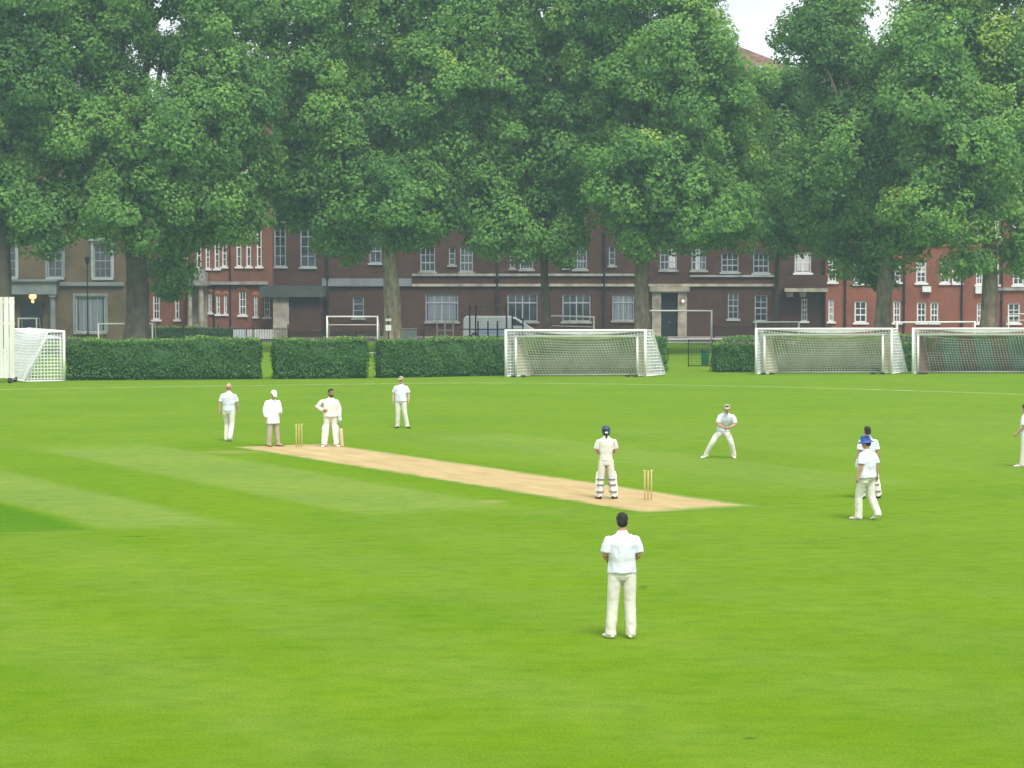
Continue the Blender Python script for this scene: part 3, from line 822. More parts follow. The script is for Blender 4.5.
# ---- red-brick wing between the house and the main block
YL = 199.0
wing = empty('brick_building', (0, 0, 0), 'red brick wing with narrow white windows between the yellow house and the dark brick block', 'building')
W1 = [(196.5, 201.5, 243, 268.5), (205.5, 210, 246, 268.5), (214.5, 219.5, 240, 268.5), (222, 226.8, 240, 266.5), (236.3, 241.5, 228, 266.5), (246.2, 251.2, 228, 266.5), (256.7, 261.8, 228, 266.5)]
W0 = [(153, 159.8, 295, 319.5), (175, 179.3, 295, 319.5), (208.3, 211.8, 293, 312.5), (216.2, 220, 295, 314), (223.8, 227, 295, 314), (239, 246.2, 291, 315), (254, 257.5, 296, 316.5), (263.8, 270, 295, 317)]
W2 = [(x0, x1, 190, 218) for x0, x1, _, _ in W1] + [(185, 190.5, 204, 222), (165, 170, 200, 222)]
W3 = [(x0, x1, 140, 172) for x0, x1, _, _ in W1]
W1 = W1 + [(183, 188, 255, 268.5), (160, 165.5, 245, 268.5)]
hs = [rect(*r_, YL) for r_ in W1 + W0 + W2 + W3]
xa, xb, _, zt = rect(118, 268.2, 112, GBOT, YL); xb = rect(0, 270.2, 0, 1, YL)[1] + .08
wall_mesh(xa, xb, 0, zt, hs, YL, 12).build('wall', M_brick_l, wing)
for i, h in enumerate(hs):
    n = len(W1)
    window(wing, h, YL, 1 if h[1] - h[0] < .5 else 2, 4 if i < n else 3, 'sash', sill=1, fr=.10, arch=.12 if n <= i < n + len(W0) else None)
band(wing, 'string_course', 186, 268, 281.5, 284.6, YL, M_stone, .3)
band(wing, 'parapet', 117, 269, 109, 112, YL, M_stone, .2)
pipe(wing, 229.5, 150, 337, YL, M_iron); pipe(wing, 214, 284.7, 337, YL, M_iron)
m = MB(); m.box(xa + .3, xb - .3, YL + .4, YL + 11.6, zt, zt + .35); m.build('roof', M_lead, wing)
# stone gateway porch of that wing
gate = empty('stone_porch', (0, 0, 0), 'weathered stone porch with two columns at the foot of the red brick wing', 'porch')
YG = 196.9
a, b_, zb, zt_ = rect(186.5, 205, 268.5, 281, YG)
m = MB(); m.box(a, b_, YG, YG + 1.9, zb, zt_ - .3); m.box(a + .18, b_ - .18, YG + .1, YG + 1.7, zt_ - .3, zt_); m.build('blocking', M_stone, gate)
a, b_, zb, zt_ = rect(184.5, 207.5, 281.1, 285.5, YG); m = MB(); m.box(a, b_, YG - .2, YG + 1.9, zb, zt_); m.build('entablature', M_stone, gate)
for p0, p1 in ((187, 192.2), (197.5, 204)):
    a, b_, zb, zt_ = rect(p0, p1, 285.6, GBOT, YG); m = MB(); cx = (a + b_) / 2; r_ = (b_ - a) / 2
    m.box(a - .05, b_ + .05, YG - .05, YG + 2 * r_ + .05, 0.12, .5); m.tube([(cx, YG + r_, .5), (cx, YG + r_, zt_ - .2)], [r_, r_ * .88], n=14); m.box(a - .04, b_ + .04, YG - .04, YG + 2 * r_ + .04, zt_ - .2, zt_ - .003)
    m.build('column', M_stone_w, gate)
# rear wall of the porch with its door
a, b_, zb, zt_ = rect(186, 206, 285.6, GBOT, YG); m = MB(); m.box(a + .1, b_ - .1, YG + 1.6, YG + 1.9, .12, zt_ - .003); m.build('back_wall', M_stone_w, gate)

# ---- main dark-brick block
YM = 200.0
main = empty('mansion_block', (0, 0, 0), 'long dark maroon brick mansion block with pale string courses and wide ground-floor windows', 'building')
wins = []   # (px rect, nx, nz, style, blind)
for r_ in [(270.8, 286, 226, 266.5), (300.3, 315.6, 226, 267)]: wins.append((r_, 2, 4, 'plain', None))
wins.append(((369.5, 381.5, 229, 263), 2, 3, 'sash', None)); wins.append(((352.8, 364, 296.5, 318), 1, 3, 'plain', None))
for r_ in [(425.5, 458.2, 294, 321.5), (507.5, 537.6, 294, 321.5), (562.5, 590.5, 294, 321.5), (612.5, 634.2, 294, 320.5)]: wins.append((r_, 4, 1, 'casement', (.04, .96, .02) if r_[0] in (425.5, 612.5) else None))
for r_ in [(420.3, 435.2, 246, 271.5), (460, 473, 246.5, 271.5), (519.8, 533.2, 246, 269.3), (573.6, 587, 246, 269.3), (660, 677, 247, 270), (691.5, 706.3, 247, 270.3), (721.4, 738.6, 253, 272), (753.2, 769, 253, 273)]:
    wins.append((r_, 3 if r_[0] > 700 or r_[0] < 500 else 4, 3, 'sash', (.55, .97, .05) if r_[0] == 660 else ((.25, .6, .0) if r_[0] == 691.5 else None)))
for r_ in [(449, 455.4, 247.5, 265), (510, 514.8, 246, 268.3), (563.7, 568.2, 247, 268), (609, 615.3, 246, 265.5)]: wins.append((r_, 1, 3, 'plain', None))
wins.append(((794.8, 811.2, 252, 272.8), 2, 2, 'plain', (.05, .95, .05)))
for r_ in [(728, 738.6, 293, 319), (754.8, 767.3, 295, 321), (801.5, 807.5, 299, 321)]: wins.append((r_, 2, 4, 'sash', None))
cols = [(272, 284), (302, 314), (370, 381), (421, 434), (461, 472), (521, 532), (574, 586), (624, 635), (661, 675), (693, 705), (723, 737), (754, 768), (796, 810)]
for y0, y1 in ((202, 229.5), (150, 178), (102, 128)):
    for a_, b__ in cols:
        wins.append(((a_, b__, y0, y1 if a_ > 400 or y0 < 200 else 221), 2, 3, 'sash', None))
hs = [rect(*w[0], YM) for w in wins]
door_h = rect(661, 677.5, 293, GBOT, YM); door_h = (door_h[0], door_h[1], .125, door_h[3])
xa = rect(270.2, 0, 0, 1, YM)[0] + .12; xa, xb, _, zt = (rect(270.3, 826, 84, GBOT, YM)); xa += 0.15
wins_ok = [(h, w) for h, w in zip(hs, wins)]
hs2 = []
for h, w in wins_ok:
    h = (max(h[0], xa + .12), h[1], h[2], h[3]); hs2.append(h)
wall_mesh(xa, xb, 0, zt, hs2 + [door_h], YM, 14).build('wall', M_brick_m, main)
for h, (r_, nx, nz, stl, bl) in zip(hs2, wins):
    window(main, h, YM, nx, nz, stl, sill=2 if r_[2] > 240 and r_[0] < 700 else 1, blind=bl, fr=.09, bar=.055, wm=M_white if r_[0] > 790 else M_white_shaded, cm=M_curtain if r_[0] > 650 else M_curtain_shaded)
band(main, 'string_course', 412, 774, 283.8, 286.4, YM, M_stone_w, .2)
band(main, 'string_course', 412, 640, 273.6, 276, YM, M_stone, .16); band(main, 'string_course', 690, 774, 275, 277, YM, M_stone, .16)
band(main, 'string_course', 322, 411.6, 278.4, 286.2, YM, M_stucco, .22)
band(main, 'cornice', 271.5, 826, 82, 84, YM, M_stone, .45)
for px in (327, 497, 604.5, 778): pipe(main, px, 95 if px > 330 else 200, 337, YM, M_iron, .11)
# doorway with stone surround
a, b_, zb, zt_ = rect(652, 686.5, 286.6, GBOT, YM); m = MB()
m.box(a, door_h[0] - .003, YM - .3, YM + .05, .12, zt_); m.box(door_h[1] + .003, b_, YM - .3, YM + .05, .12, zt_); m.box(door_h[0] - .003, door_h[1] + .003, YM - .3, YM + .05, door_h[3] + .003, zt_)
m.box(a - .2, b_ + .2, YM - .55, YM - .302, zt_ - .4, zt_ - .02)
m.build('door_surround', M_stone_w, main)
m = MB(); m.box(door_h[0] + .02, door_h[1] - .02, YM + .1, YM + .17, .13, door_h[3] - .05)
for i in (0, 1):
    for zz in (.4, 1.5): m.box(door_h[0] + .1 + i * .68, door_h[0] + .62 + i * .68, YM + .07, YM + .1, zz, zz + .9)
dr = m.build('door', M_dark, main); k = MB(); k.ell((door_h[0] + .74, YM + .04, 1.3), (.05, .05, .05)); k.build('handle', M_stone_w, dr)
# projecting single-storey entrance box on the left of the block
a, b_, zb, zt_ = rect(273.2, 321, 297.2, GBOT, YM - 3)
m = MB(); m.box(rect(288, 0, 0, 1, YM - 3)[0], b_, YM - 3, YM - .002, .12, zt_ - .002)
pb = m.build('porch', M_brick_m, main)
m = MB(); m.box(a, rect(287.8, 0, 0, 1, YM - 3)[0], YM - 3.25, YM - .002, .12, zt_ - .002); m.build('pier', M_stone_w, pb)
a, b_, zb, zt_ = rect(261, 324, 286, 297, YM - 3); m = MB(); m.box(a, b_, YM - 3.6, YM - .35, zb, zt_); m.build('flat_roof', M_lead, pb)
# balcony over the side door, right
a, b_, zb, zt_ = rect(784.5, 827.5, 288.3, 291.8, YM - 1.4); m = MB(); m.box(a, b_, YM - 1.6, YM - .002, zb, zt_); bal = m.build('balcony', M_stone_w, main)
a, b_, zb, zt_ = rect(777, 826.8, 275.2, 288.2, YM - 1.4); m = MB(); m.box(a, b_, YM - 1.4, YM - 1.15, zb, zt_); m.box(a, a + .2, YM - 1.15, YM - .002, zb, zt_); m.box(b_ - .2, b_, YM - 1.15, YM - .002, zb, zt_); m.build('parapet', M_brick_m, bal)
for p0 in (787, 800):
    a, b_, zb, zt_ = rect(p0, p0 + 6, 291.9, 297, YM - .9); m = MB(); m.box(a, b_, YM - .9, YM - .002, zb, zt_); m.build('corbel', M_stone_w, bal)
# roof: hipped, its right-hand slope shows against the sky
zr = at(735, 44, YM + 7)[1]; ze = zt + .05; xr = at(733, 44, YM + 7)[0]
xe = xb + .4
m = MB(); m._add([(xa - .4, YM - .4, ze), (xe, YM - .4, ze), (xe, YM + 14.4, ze), (xa - .4, YM + 14.4, ze), (xa + 6, YM + 7, zr), (xr, YM + 7, zr)], [(0, 1, 5, 4), (1, 2, 5), (2, 3, 4, 5), (3, 0, 4), (3, 2, 1, 0)])
rf = m.build('roof', M_tile, main)
a, b_, zb, zt_ = rect(750, 761.5, 66, 78, YM + 3.0); m = MB(); m.box(a, b_, YM + 2.4, YM + 6, zb - 1, zt_); dm = m.build('dormer', M_white, rf)
for cxp in (330, 470, 600): 
    cx = at(cxp, 40, YM + 7)[0]; m = MB(); m.box(cx - 1.1, cx + 1.1, YM + 6.4, YM + 7.6, zr - 1, zr + .6)
    for q in (-.7, 0, .7): m.tube([(cx + q, YM + 7, zr + .6), (cx + q, YM + 7, zr + 1.1)], .17, n=8)
    m.build('chimney', M_brick_m, rf)

# ---- right wing, brighter red brick
YR = 199.3
right = empty('brick_terrace', (0, 0, 0), 'bright red brick terrace with white sash windows at the right', 'building')
R1 = [(828.5, 836.5, 258, 282), (853.6, 867.6, 259, 283.6), (890.4, 900.8, 259.5, 282), (916.3, 926.4, 261, 282.8), (940.8, 950, 260, 283), (952.2, 961.6, 260, 283), (976.3, 983, 262, 284.5), (992, 999, 262, 284.5), (1013, 1024, 262, 285)]
R0 = [(828.5, 834, 299.5, 321.5), (854.6, 866.8, 301, 322.5), (893.5, 900.5, 301, 322.5), (917, 926.2, 302, 322.5), (930.5, 938.5, 302, 322.5), (977, 983.5, 303, 323), (1008, 1020, 303, 323)]
R2 = [(x0, x1, 212, 236) for x0, x1, _, _ in R1]
R3 = [(x0, x1, 164, 188) for x0, x1, _, _ in R1]
hs = [rect(*r_, YR) for r_ in R1 + R0 + R2 + R3]
xa, xb, _, zt = rect(826.8, 1130, 132, GBOT, YR)
wall_mesh(xa, xb, 0, zt, hs, YR, 13).build('wall', M_brick_r, right)
for i, h in enumerate(hs):
    window(right, h, YR, 2, 4 if i < len(R1) else 3, 'sash', sill=1, fr=.12, bar=.06, blind=(.05, .95, .45) if i in (2, 3, 6) else None, arch=.16 if (i < len(R1) and i not in (4, 5)) else None)
for r_ in ((922, 930.5, 286.3, 292), (975, 981.4, 286.8, 293.4)): band(right, 'ventilator', *r_, YR, M_white, .3)
for px in (846, 905, 963, 1003): pipe(right, px, 140, 337, YR, M_iron, .09)
band(right, 'string_course', 998, 1128, 287.5, 290.5, YR, M_stone, .2); band(right, 'string_course', 827, 1130, 244.5, 246.5, YR, M_brick_o, .1)
band(right, 'cornice', 826.9, 1131, 128, 132, YR, M_stone, .4)
m = MB(); ze = rect(0, 1, 128, 129, YR)[3] + .01; m._add([(xa, YR - .4, ze), (xb, YR - .4, ze), (xb, YR + 13, ze), (xa, YR + 13, ze), (xa, YR + 5, ze + 2.2), (xb, YR + 5, ze + 2.2)], [(0, 1, 5, 4), (1, 2, 5), (2, 3, 4, 5), (3, 0, 4), (3, 2, 1, 0)])
m.build('roof', M_slate, right)

# ---- two lamps that are lit
def lamp_mat(name, col, s):
    m, nt, out = new_mat(name); e = N(nt, 'ShaderNodeEmission'); e.inputs[0].default_value = (*col, 1); e.inputs[1].default_value = s
    nt.links.new(e.outputs[0], out.inputs[0]); return m
M_lit = lamp_mat('lit_lamp_glass', (1.0, 0.55, 0.22), 1.0)
a, z = at(32.5, 298, YH - .5)
la = empty('porch_lantern', (a, YH - .42, z), 'glowing amber lantern hanging in the grey porch of the yellow house', 'lantern')
m = MB(); m.ell((0, 0, .12), (.30, .26, .24)); m.ell((0, 0, -.27), (.12, .12, .13)); m.build('lamp_glass', M_lit, la, True)
m = MB(); m.tube([(0, 0, .33), (0, 0, .40)], .14, n=12); m.tube([(0, 0, .40), (0, 0, at(32, 294.4, YH - .4)[1] - z)], .02, n=6); m.build('chain', M_iron, la)
a, z = at(683, 301, YM - .5)
la = empty('wall_lamp', (a, YM - .5, z), 'small lit wall lamp beside the stone doorway of the dark brick block', 'lamp')
m = MB(); m.ell((0, 0, 0), (.11, .10, .12)); m.build('lamp_glass', lamp_mat('lit_wall_lamp', (1.0, 0.82, 0.6), 1.1), la, True)
m = MB(); m.box(-.04, .04, .10, .198, -.04, .04); m.box(-.2, .2, -.14, .14, .14, .19); m.build('bracket', M_iron, la)
# ------------------------------------------------------------------ football goals
M_post = surf('goal_paint', (0.82, 0.82, 0.80), 0.35, 0.05, 2.0, spec=0.5)
M_net_w = surf('white_net', (0.76, 0.79, 0.79), 0.9, 0.1, 3)
M_net_c = surf('cream_net', (0.62, 0.59, 0.46), 0.9, 0.15, 1)
M_net_r = surf('red_brown_net', (0.25, 0.155, 0.13), 0.9, 0.15, 1)
M_net_g = surf('green_net', (0.21, 0.28, 0.24), 0.9, 0.15, 1)
M_foot = surf('dark_rubber', (0.03, 0.03, 0.03), 0.8, 0.2, 5)

def goal(label, p0, along, back, W, Hh, top_d, bot_d, mats, r=0.06, stripes=None, cell=0.16, th=0.013, rear_bar=True, netted=True, sag=0.22, group='football goals on the near lawn', name='football_goal', low_top=None):
    """p0 = front corner on the ground, along = unit vector to the other post, back = vector (per metre of depth)"""
    A = Vector((along[0], along[1], 0)).normalized(); Bk = Vector((back[0], back[1], 0))
    root = empty(name, (p0[0], p0[1], 0), label, 'goal', group)
    Z = Vector((0, 0, 1)); O = Vector((0, 0, 0))
    for s in (0, W):
        m = MB(); m.tube([A * s, A * s + Z * (Hh + r)], r, n=12); m.build('post', M_post, root, True)
    m = MB(); m.tube([Z * Hh + A * r, A * (W - r) + Z * Hh], r, n=12); m.build('crossbar', M_post, root, True)
    tb = low_top if low_top else Hh
    T0 = Bk * top_d + Z * tb; B0 = Bk * bot_d + Z * 0.05
    rs = r * 0.55
    for s in (0, W):
        m = MB(); m.tube([A * s + Z * Hh, A * s + T0, A * s + B0], rs, n=8); m.build('stanchion', M_post, root, True)
        if bot_d > 0.3:
            m = MB(); m.tube([A * s + Z * .05, A * s + B0], rs, n=8); m.build('ground_bar', M_post, root, True)
    if rear_bar:
        m = MB(); m.tube([B0, A * W + B0], rs, n=8); m.build('rear_bar', M_post, root, True)
    if low_top:
        m = MB(); m.tube([T0, A * W + T0], rs, n=8); m.build('rear_bar', M_post, root, True)
    if netted:
        m = MB(); nst = int(W / cell)
        prof = [Z * Hh, T0, T0.lerp(B0, .5) - Bk * 0.06, B0]
        def matof(x):
            if not stripes: return 0
            return int(x / W * stripes) % 2
        for i in range(1, nst):
            x = W * i / nst; m.cur = matof(x)
            sg = sag * math.sin(math.pi * x / W)
            pr = [prof[0], prof[1] - Z * sg, prof[2] - Z * sg * .4, prof[3]]
            for q0, q1 in zip(pr, pr[1:]): m.bar(A * x + q0, A * x + q1, th)
        # horizontal strings of the roof and back
        path = []; wts = {p_.copy().freeze(): w_ for p_, w_ in zip(prof, (0, 1, .4, 0))}
        for q0, q1 in zip(prof, prof[1:]):
            n = max(1, int((q1 - q0).length / cell))
            for k in range(n):
                w0, w1 = wts[q0.freeze()], wts[q1.freeze()]
                path.append((q0.lerp(q1, k / n), w0 + (w1 - w0) * k / n))
        segs = (stripes or 1)
        sub_ = 14 if not stripes else stripes * 2
        for q, wq in path[1:]:
            for k in range(sub_):
                m.cur = matof(W * (k + .5) / sub_)
                m.bar(A * (W * k / sub_) + q - Z * (sag * wq * math.sin(math.pi * k / sub_)), A * (W * (k + 1) / sub_) + q - Z * (sag * wq * math.sin(math.pi * (k + 1) / sub_)), th)
        # sides
        m.cur = 0 if not stripes else 0
        for s in (0, W):
            nz = int(Hh / cell)
            for k in range(1, nz):
                z = Hh * k / nz
                f = (tb - z) / tb if z < tb else 0
                f = max(0, min(1, f)); d_ = top_d + (bot_d - top_d) * f
                m.bar(A * s + Z * z, A * s + Bk * d_ + Z * z, th)
            nd = int(bot_d * Bk.length / cell)
            for k in range(1, nd):
                d_ = bot_d * k / nd
                zt = tb if d_ <= top_d else tb * (1 - (d_ - top_d) / (bot_d - top_d))
                m.bar(A * s + Bk * d_ + Z * .05, A * s + Bk * d_ + Z * zt, th)
        m.build('net', mats, root)
        for s in (0.4, W - .5):
            f = MB(); f.box(s - .12, s + .12, -.12, .10, 0.0, .10); ff = f.build('foot', M_foot, root); ff.rotation_euler = (0, 0, math.atan2(A.y, A.x))
    return root

def goal_pair(px, D, px2, dy, la, lb, mats_a, mats_b, stripes=None, sk=(0.55, 0.95), wide=7.32):
    p0 = Vector((*hx(px, D), 0)); A = Vector((wide, dy, 0)).normalized()
    goal(la, p0, A, sk, wide, 2.44, 0.75, 2.2, mats_a, r=.065)
    p1 = p0 + A * (px2 - px) / FPX * D + Vector((0.02, 0.22, 0))
    goal(lb, p1, A, sk, 6.4, 2.13, 0.7, 1.75, mats_b, r=.055, stripes=stripes, th=.016)
goal_pair(505.8, 124.9, 515.3, 0.45, 'full-size white goal nearest the middle, in front of the hedge', 'smaller white goal with a cream net nested inside the goal nearest the middle', [M_net_w], [M_net_c])
goal_pair(756.2, 128.2, 764.6, 0.3, 'full-size white goal just right of the hedge gap and green bin', 'smaller white goal with a cream net nested inside the goal right of the hedge gap', [M_net_w], [M_net_c])
goal_pair(913.2, 128.6, 918.6, 0.2, 'full-size white goal cut off by the right edge', 'smaller white goal with a red and green striped net at the right edge', [M_net_w], [M_net_r, M_net_g], stripes=7)
# goal seen end-on beside the sight screen
pa = Vector((*ground(64.3, 381.6), 0)); al = Vector((-0.42, 0.90, 0)).normalized(); bk = (-0.905, -0.42)
goal('full-size white goal seen almost end on beside the white sight screen', pa, al, bk, 7.32, 2.50, 0.8, 2.0, [M_net_w], r=.065, th=.010)
goal('smaller white goal nested inside the goal beside the sight screen', pa + al * .5 + Vector((bk[0], bk[1], 0)) * .05, al, bk, 6.4, 2.2, 0.7, 1.7, [M_net_w], r=.05, th=.009)

# goals standing beyond the hedge
GF = 'bare goal frames beyond the hedge'
def far_goal(px0, px1, ytop, D, label, Hh=None, top_d=.9, low=None, dy=0.0, bot=1.3, r=.05):
    x0, zt = at(px0, ytop, D); x1, _ = at(px1, ytop, D); W = math.hypot(x1 - x0, dy)
    goal(label, (x0, D), (x1 - x0, dy), (0.05, 1.0), W, zt, top_d, bot, None, r=r, netted=False, rear_bar=True, group=GF, low_top=low)
far_goal(98.5, 150, 323.8, 158, 'bare white goal frame at the foot of the thick dark trunk', dy=1.0)
far_goal(18.5, 36.5, 318.5, 172, 'tiny white goal frame right of the sight screen, in front of the grey porch')
far_goal(327, 377.5, 316.6, 160, 'white goal frame with a second lower bar, left of the tan trunk', low=1.95)
far_goal(547, 592, 315.8, 168, 'slanting white goal frame above the crossbar of the goal nearest the middle', low=1.7, dy=-4.0, top_d=1.6, bot=2.0)
far_goal(640.3, 711.6, 310.8, 184, 'tall thin white goal frame standing beyond the hedge gap', r=.06)
far_goal(756, 799, 322, 166, 'grey-white goal frame seen just above the goal right of the hedge gap')
far_goal(897.3, 979.5, 322.4, 152, 'white goal frame beyond the hedge rising above the gap between two right-hand goals', dy=1.5)
far_goal(1008.5, 1060, 314, 168, 'white goal frame beyond the hedge cut off by the right edge', low=2.1)

# ------------------------------------------------------------------ sight screen
DS = 119.0
xr, zt = at(14.6, 297, DS); xl = xr - 6.0
ss = empty('sight_screen', ((xl + xr) / 2, DS, 0), 'tall white slatted sight screen on wheels at the left edge of the field', 'sight screen')
M_screen = surf('screen_paint', (0.74, 0.75, 0.70), 0.55, 0.12, 0.8, stretch=(3, 1, .4))
hw = (xr - xl) / 2; m = MB(); sw = 0.285; n = int(2 * hw / sw)
for i in range(n):
    x = hw - (i + 1) * sw
    m.box(x + .022, x + sw - .022, -.02, .02, .22, zt)
m.build('slat_panel', M_screen, ss)
m = MB()
for z in (.45, 1.5, 2.9, 3.95): m.box(-hw + .02, hw - .02, .022, .09, z, z + .09)
for x in (-hw + .1, -.1, hw - .3): m.box(x, x + .1, .092, .17, .2, zt - .1)
m.build('frame', M_screen, ss)
m = MB()
for z in (1.5, 2.9, 3.95):
    for i in range(n):
        x = hw - (i + .5) * sw; m.ell((x, -.022, z + .05), (.012, .008, .012), nu=6, nv=4)
m.build('bolts', M_iron, ss)
for x in (hw - .15, -hw + .4):
    m = MB(); m.box(x - .06, x + .06, -.7, .7, .12, .2); m.build('skid', M_stone, ss)
    for y in (-.6, .6):
        m = MB(); m.tube([(x - .09, y, .13), (x + .09, y, .13)], .13, n=16); m.build('wheel', M_foot, ss)

# ------------------------------------------------------------------ small things round the courtyard
def frame_mesh(label, px0, px1, y0, D, name='mesh_barrier'):
    x0, zt = at(px0, y0, D); x1, _ = at(px1, y0, D)
    root = empty(name, (x0, D, 0), label, 'barrier')
    W = x1 - x0
    for x in (0, W):
        m = MB(); m.tube([(x, 0, 0), (x, 0, zt)], .035, n=8); m.build('post', M_iron, root)
    for z in (.06, zt - .03):
        m = MB(); m.tube([(.035, 0, z), (W - .035, 0, z)], .03, n=8); m.build('rail', M_iron, root)
    m = MB()
    for i in range(1, int(W / .16)): m.bar((i * .16, 0, .06), (i * .16, 0, zt - .03), .004)
    for i in range(1, int(zt / .16)): m.bar((0, 0, i * .16), (W, 0, i * .16), .004)
    m.build('mesh', M_iron, root)
frame_mesh('thin black mesh barrier standing in the hedge gap round the green bin', 688.5, 712.4, 339.5, 139)
D = 140.5; x, zt = at(705.2, 350.5, D)
bn = empty('litter_bin', (x, D, 0), 'green litter bin with a dark rim in the hedge gap', 'bin')
M_bin = surf('green_plastic', (0.02, 0.22, 0.14), 0.5, 0.12, 3)
m = MB(); m.tube([(0, 0, .04), (0, 0, zt - .12), (0, 0, zt - .10)], [.22, .27, .28], n=20); m.build('body', M_bin, bn, True)
m = MB(); m.tube([(0, 0, zt - .099), (0, 0, zt - .04), (0, 0, zt)], [.29, .29, .22], n=20); m.build('rim', M_iron, bn, True)
for s in (-1, 1):
    m = MB(); m.tube([(s * .2, 0, zt - .02), (s * .2, 0, zt + .09), (s * .1, 0, zt + .12)], .025, n=6); m.build('handle', M_iron, bn)
# low white rail at the far edge of the lawn
D = 187.2; x0, z0 = at(664, 339.6, D); x1, _ = at(758, 339.6, D)
lr = empty('low_rail', (x0, D, 0), 'low white rail along the far edge of the lawn beyond the hedge gap', 'rail')
m = MB(); m.tube([(0, 0, z0), (x1 - x0, 0, z0 + .08)], .06, n=8); m.build('bar', M_white, lr)
for i in range(5):
    m = MB(); xx = .1 + i * (x1 - x0 - .2) / 4; m.tube([(xx, 0, 0), (xx, 0, z0 + .02)], .05, n=8); m.build('post', M_white, lr)

def railing(px0, px1, ytop, D, label, step=0.13, post=2.4, thick=.014):
    x0, zt = at(px0, ytop, D); x1, _ = at(px1, ytop, D); W = x1 - x0
    root = empty('iron_railing', (x0, D, 0), label, 'railing', 'black iron railings along the courtyard')
    m = MB(); n = int(W / step)
    for i in range(n):
        x = (i + .5) * step; m.bar((x, 0, .1), (x, 0, zt), thick)
    m.build('bars', M_iron, root)
    for z in (.18, zt - .15):
        m = MB(); m.box(0, W, -.025, .025, z, z + .05); m.build('rail', M_iron, root)
    k = max(1, int(W / post))
    for i in range(k + 1):
        m = MB(); x = W * i / k; m.box(x - .05, x + .05, -.05, .05, 0, zt + .12); m.ell((x, 0, zt + .17), (.07, .07, .07), nu=8, nv=6); m.build('post', M_iron, root)
railing(148, 288, 327.5, 188.2, 'black iron railing in front of the red brick wing')
railing(288.5, 424, 331, 188.4, 'black iron railing in front of the dark entrance box and tan trunk')
railing(590, 648, 327, 188.4, 'black iron railing left of the stone doorway')
railing(714, 830, 326, 188.4, 'black iron railing right of the stone doorway')
# white boards behind the first railing
for a_, b_, lab in ((233, 245.5, 'pale blue-white board standing behind the railing, left of a matching board'), (247, 272.5, 'wide white board standing behind the railing at the foot of the red wing')):
    D = 191.0; x0, zt = at(a_, 329.3, D); x1, _ = at(b_, 329.3, D)
    q = empty('site_board', (x0, D, 0), lab, 'board', 'white boards behind the railing')
    m = MB(); m.box(0, x1 - x0, -.03, .03, .12, zt)
    for i in range(1, int((x1 - x0) / .25)): m.box(i * .25 - .012, i * .25 + .012, -.04, -.031, .14, zt - .02)
    m.build('panel', surf('board_paint', (0.62, 0.70, 0.76) if a_ == 233 else (0.7, 0.7, 0.66), 0.6, 0.1, 1.5), q)
    for xx in (.1, x1 - x0 - .1):
        m = MB(); m.box(xx - .04, xx + .04, .031, .4, 0, .1); m.box(xx - .03, xx + .03, .031, .09, .1, zt - .1); m.build('leg', M_iron, q)
# grey posts under the first wide window
D = 186.5; x0, zt = at(437, 321, D); x1, _ = at(453, 321, D)
q = empty('grey_barrier', (x0, D, 0), 'grey three-post barrier under the wide window left of the white van', 'barrier')
for i in range(3):
    m = MB(); xx = i * (x1 - x0) / 2; m.tube([(xx, 0, 0), (xx, 0, zt)], .06, n=8); m.build('post', M_stucco, q)
m = MB(); m.box(.06, x1 - x0 - .06, -.03, .03, zt * .55, zt * .55 + .07); m.build('rail', M_stucco, q)
# court cage
D = 178.0; x0, zt = at(469.5, 304.8, D); x1, _ = at(523, 304.8, D)
q = empty('court_fence', (x0, D, 0), 'tall dark post and mesh court fence in front of the white van', 'fence')
W = x1 - x0
for px, y in ((469.7, 304.8), (475.6, 305), (506.5, 304.8), (512.3, 309), (522.8, 318), (478, 321), (488, 321), (497.5, 321)):
    xx = at(px, 300, D)[0] - x0; hz_ = at(px, y, D)[1]
    m = MB(); m.tube([(xx, 0, 0), (xx, 0, hz_)], .06, n=8); m.build('post', M_iron, q)
xe = at(506.5, 300, D)[0] - x0
m = MB(); m.tube([(.06, 0, zt - .05), (xe - .06, 0, zt - .05)], .04, n=8); m.build('rail', surf('rusty_rail', (.13, .09, .07), .8, .3, 5), q)
z = at(480, 329.2, D)[1]; m = MB(); m.tube([(-.7, -.07, z), (W, -.07, z)], .045, n=8); m.build('rail', M_iron, q)
m = MB()
for i in range(int(xe / .2)): m.bar((i * .2, 0, .1), (i * .2, 0, zt - .05), .004)
for i in range(1, int(zt / .2)): m.bar((0, 0, i * .2), (xe, 0, i * .2), .004)
m.build('mesh', M_iron, q)
# notices and box at the tan trunk
D = 159.5
x, z = at(388.5, 324, D)
q = empty('notice_post', (x, D, 0), 'dark post with two small white notices in front of the tan trunk', 'sign')
m = MB(); m.box(-.05, .05, -.05, .05, 0, z + .55); m.build('post', M_iron, q)
for z0_, z1_ in ((321, 318.6), (330.5, 325)):
    a, zb = at(385.7, z0_, D); b_, zt = at(391.2, z1_, D); m = MB(); m.box(a - x, b_ - x, -.09, -.052, zb, zt)
    m.cur = 1
    for k in range(3):
        zz = zb + (zt - zb) * (.25 + .22 * k); m.box(a - x + .05, b_ - x - .05 - .06 * (k % 2), -.094, -.0905, zz, zz + .02)
    m.build('notice', [M_white, M_stucco], q)
D = 184; x0, zt = at(396, 328.5, D); x1, _ = at(416.5, 328.5, D)
q = empty('utility_cabinet', (x0, D, 0), 'low grey utility cabinet right of the tan trunk', 'cabinet')
m = MB(); m.box(0, x1 - x0, 0, .5, 0, zt - .06); bevel(m.build('body', M_stucco, q), .02)
m = MB(); m.box(-.04, x1 - x0 + .04, -.04, .54, zt - .058, zt); m.build('lid', M_stone, q)
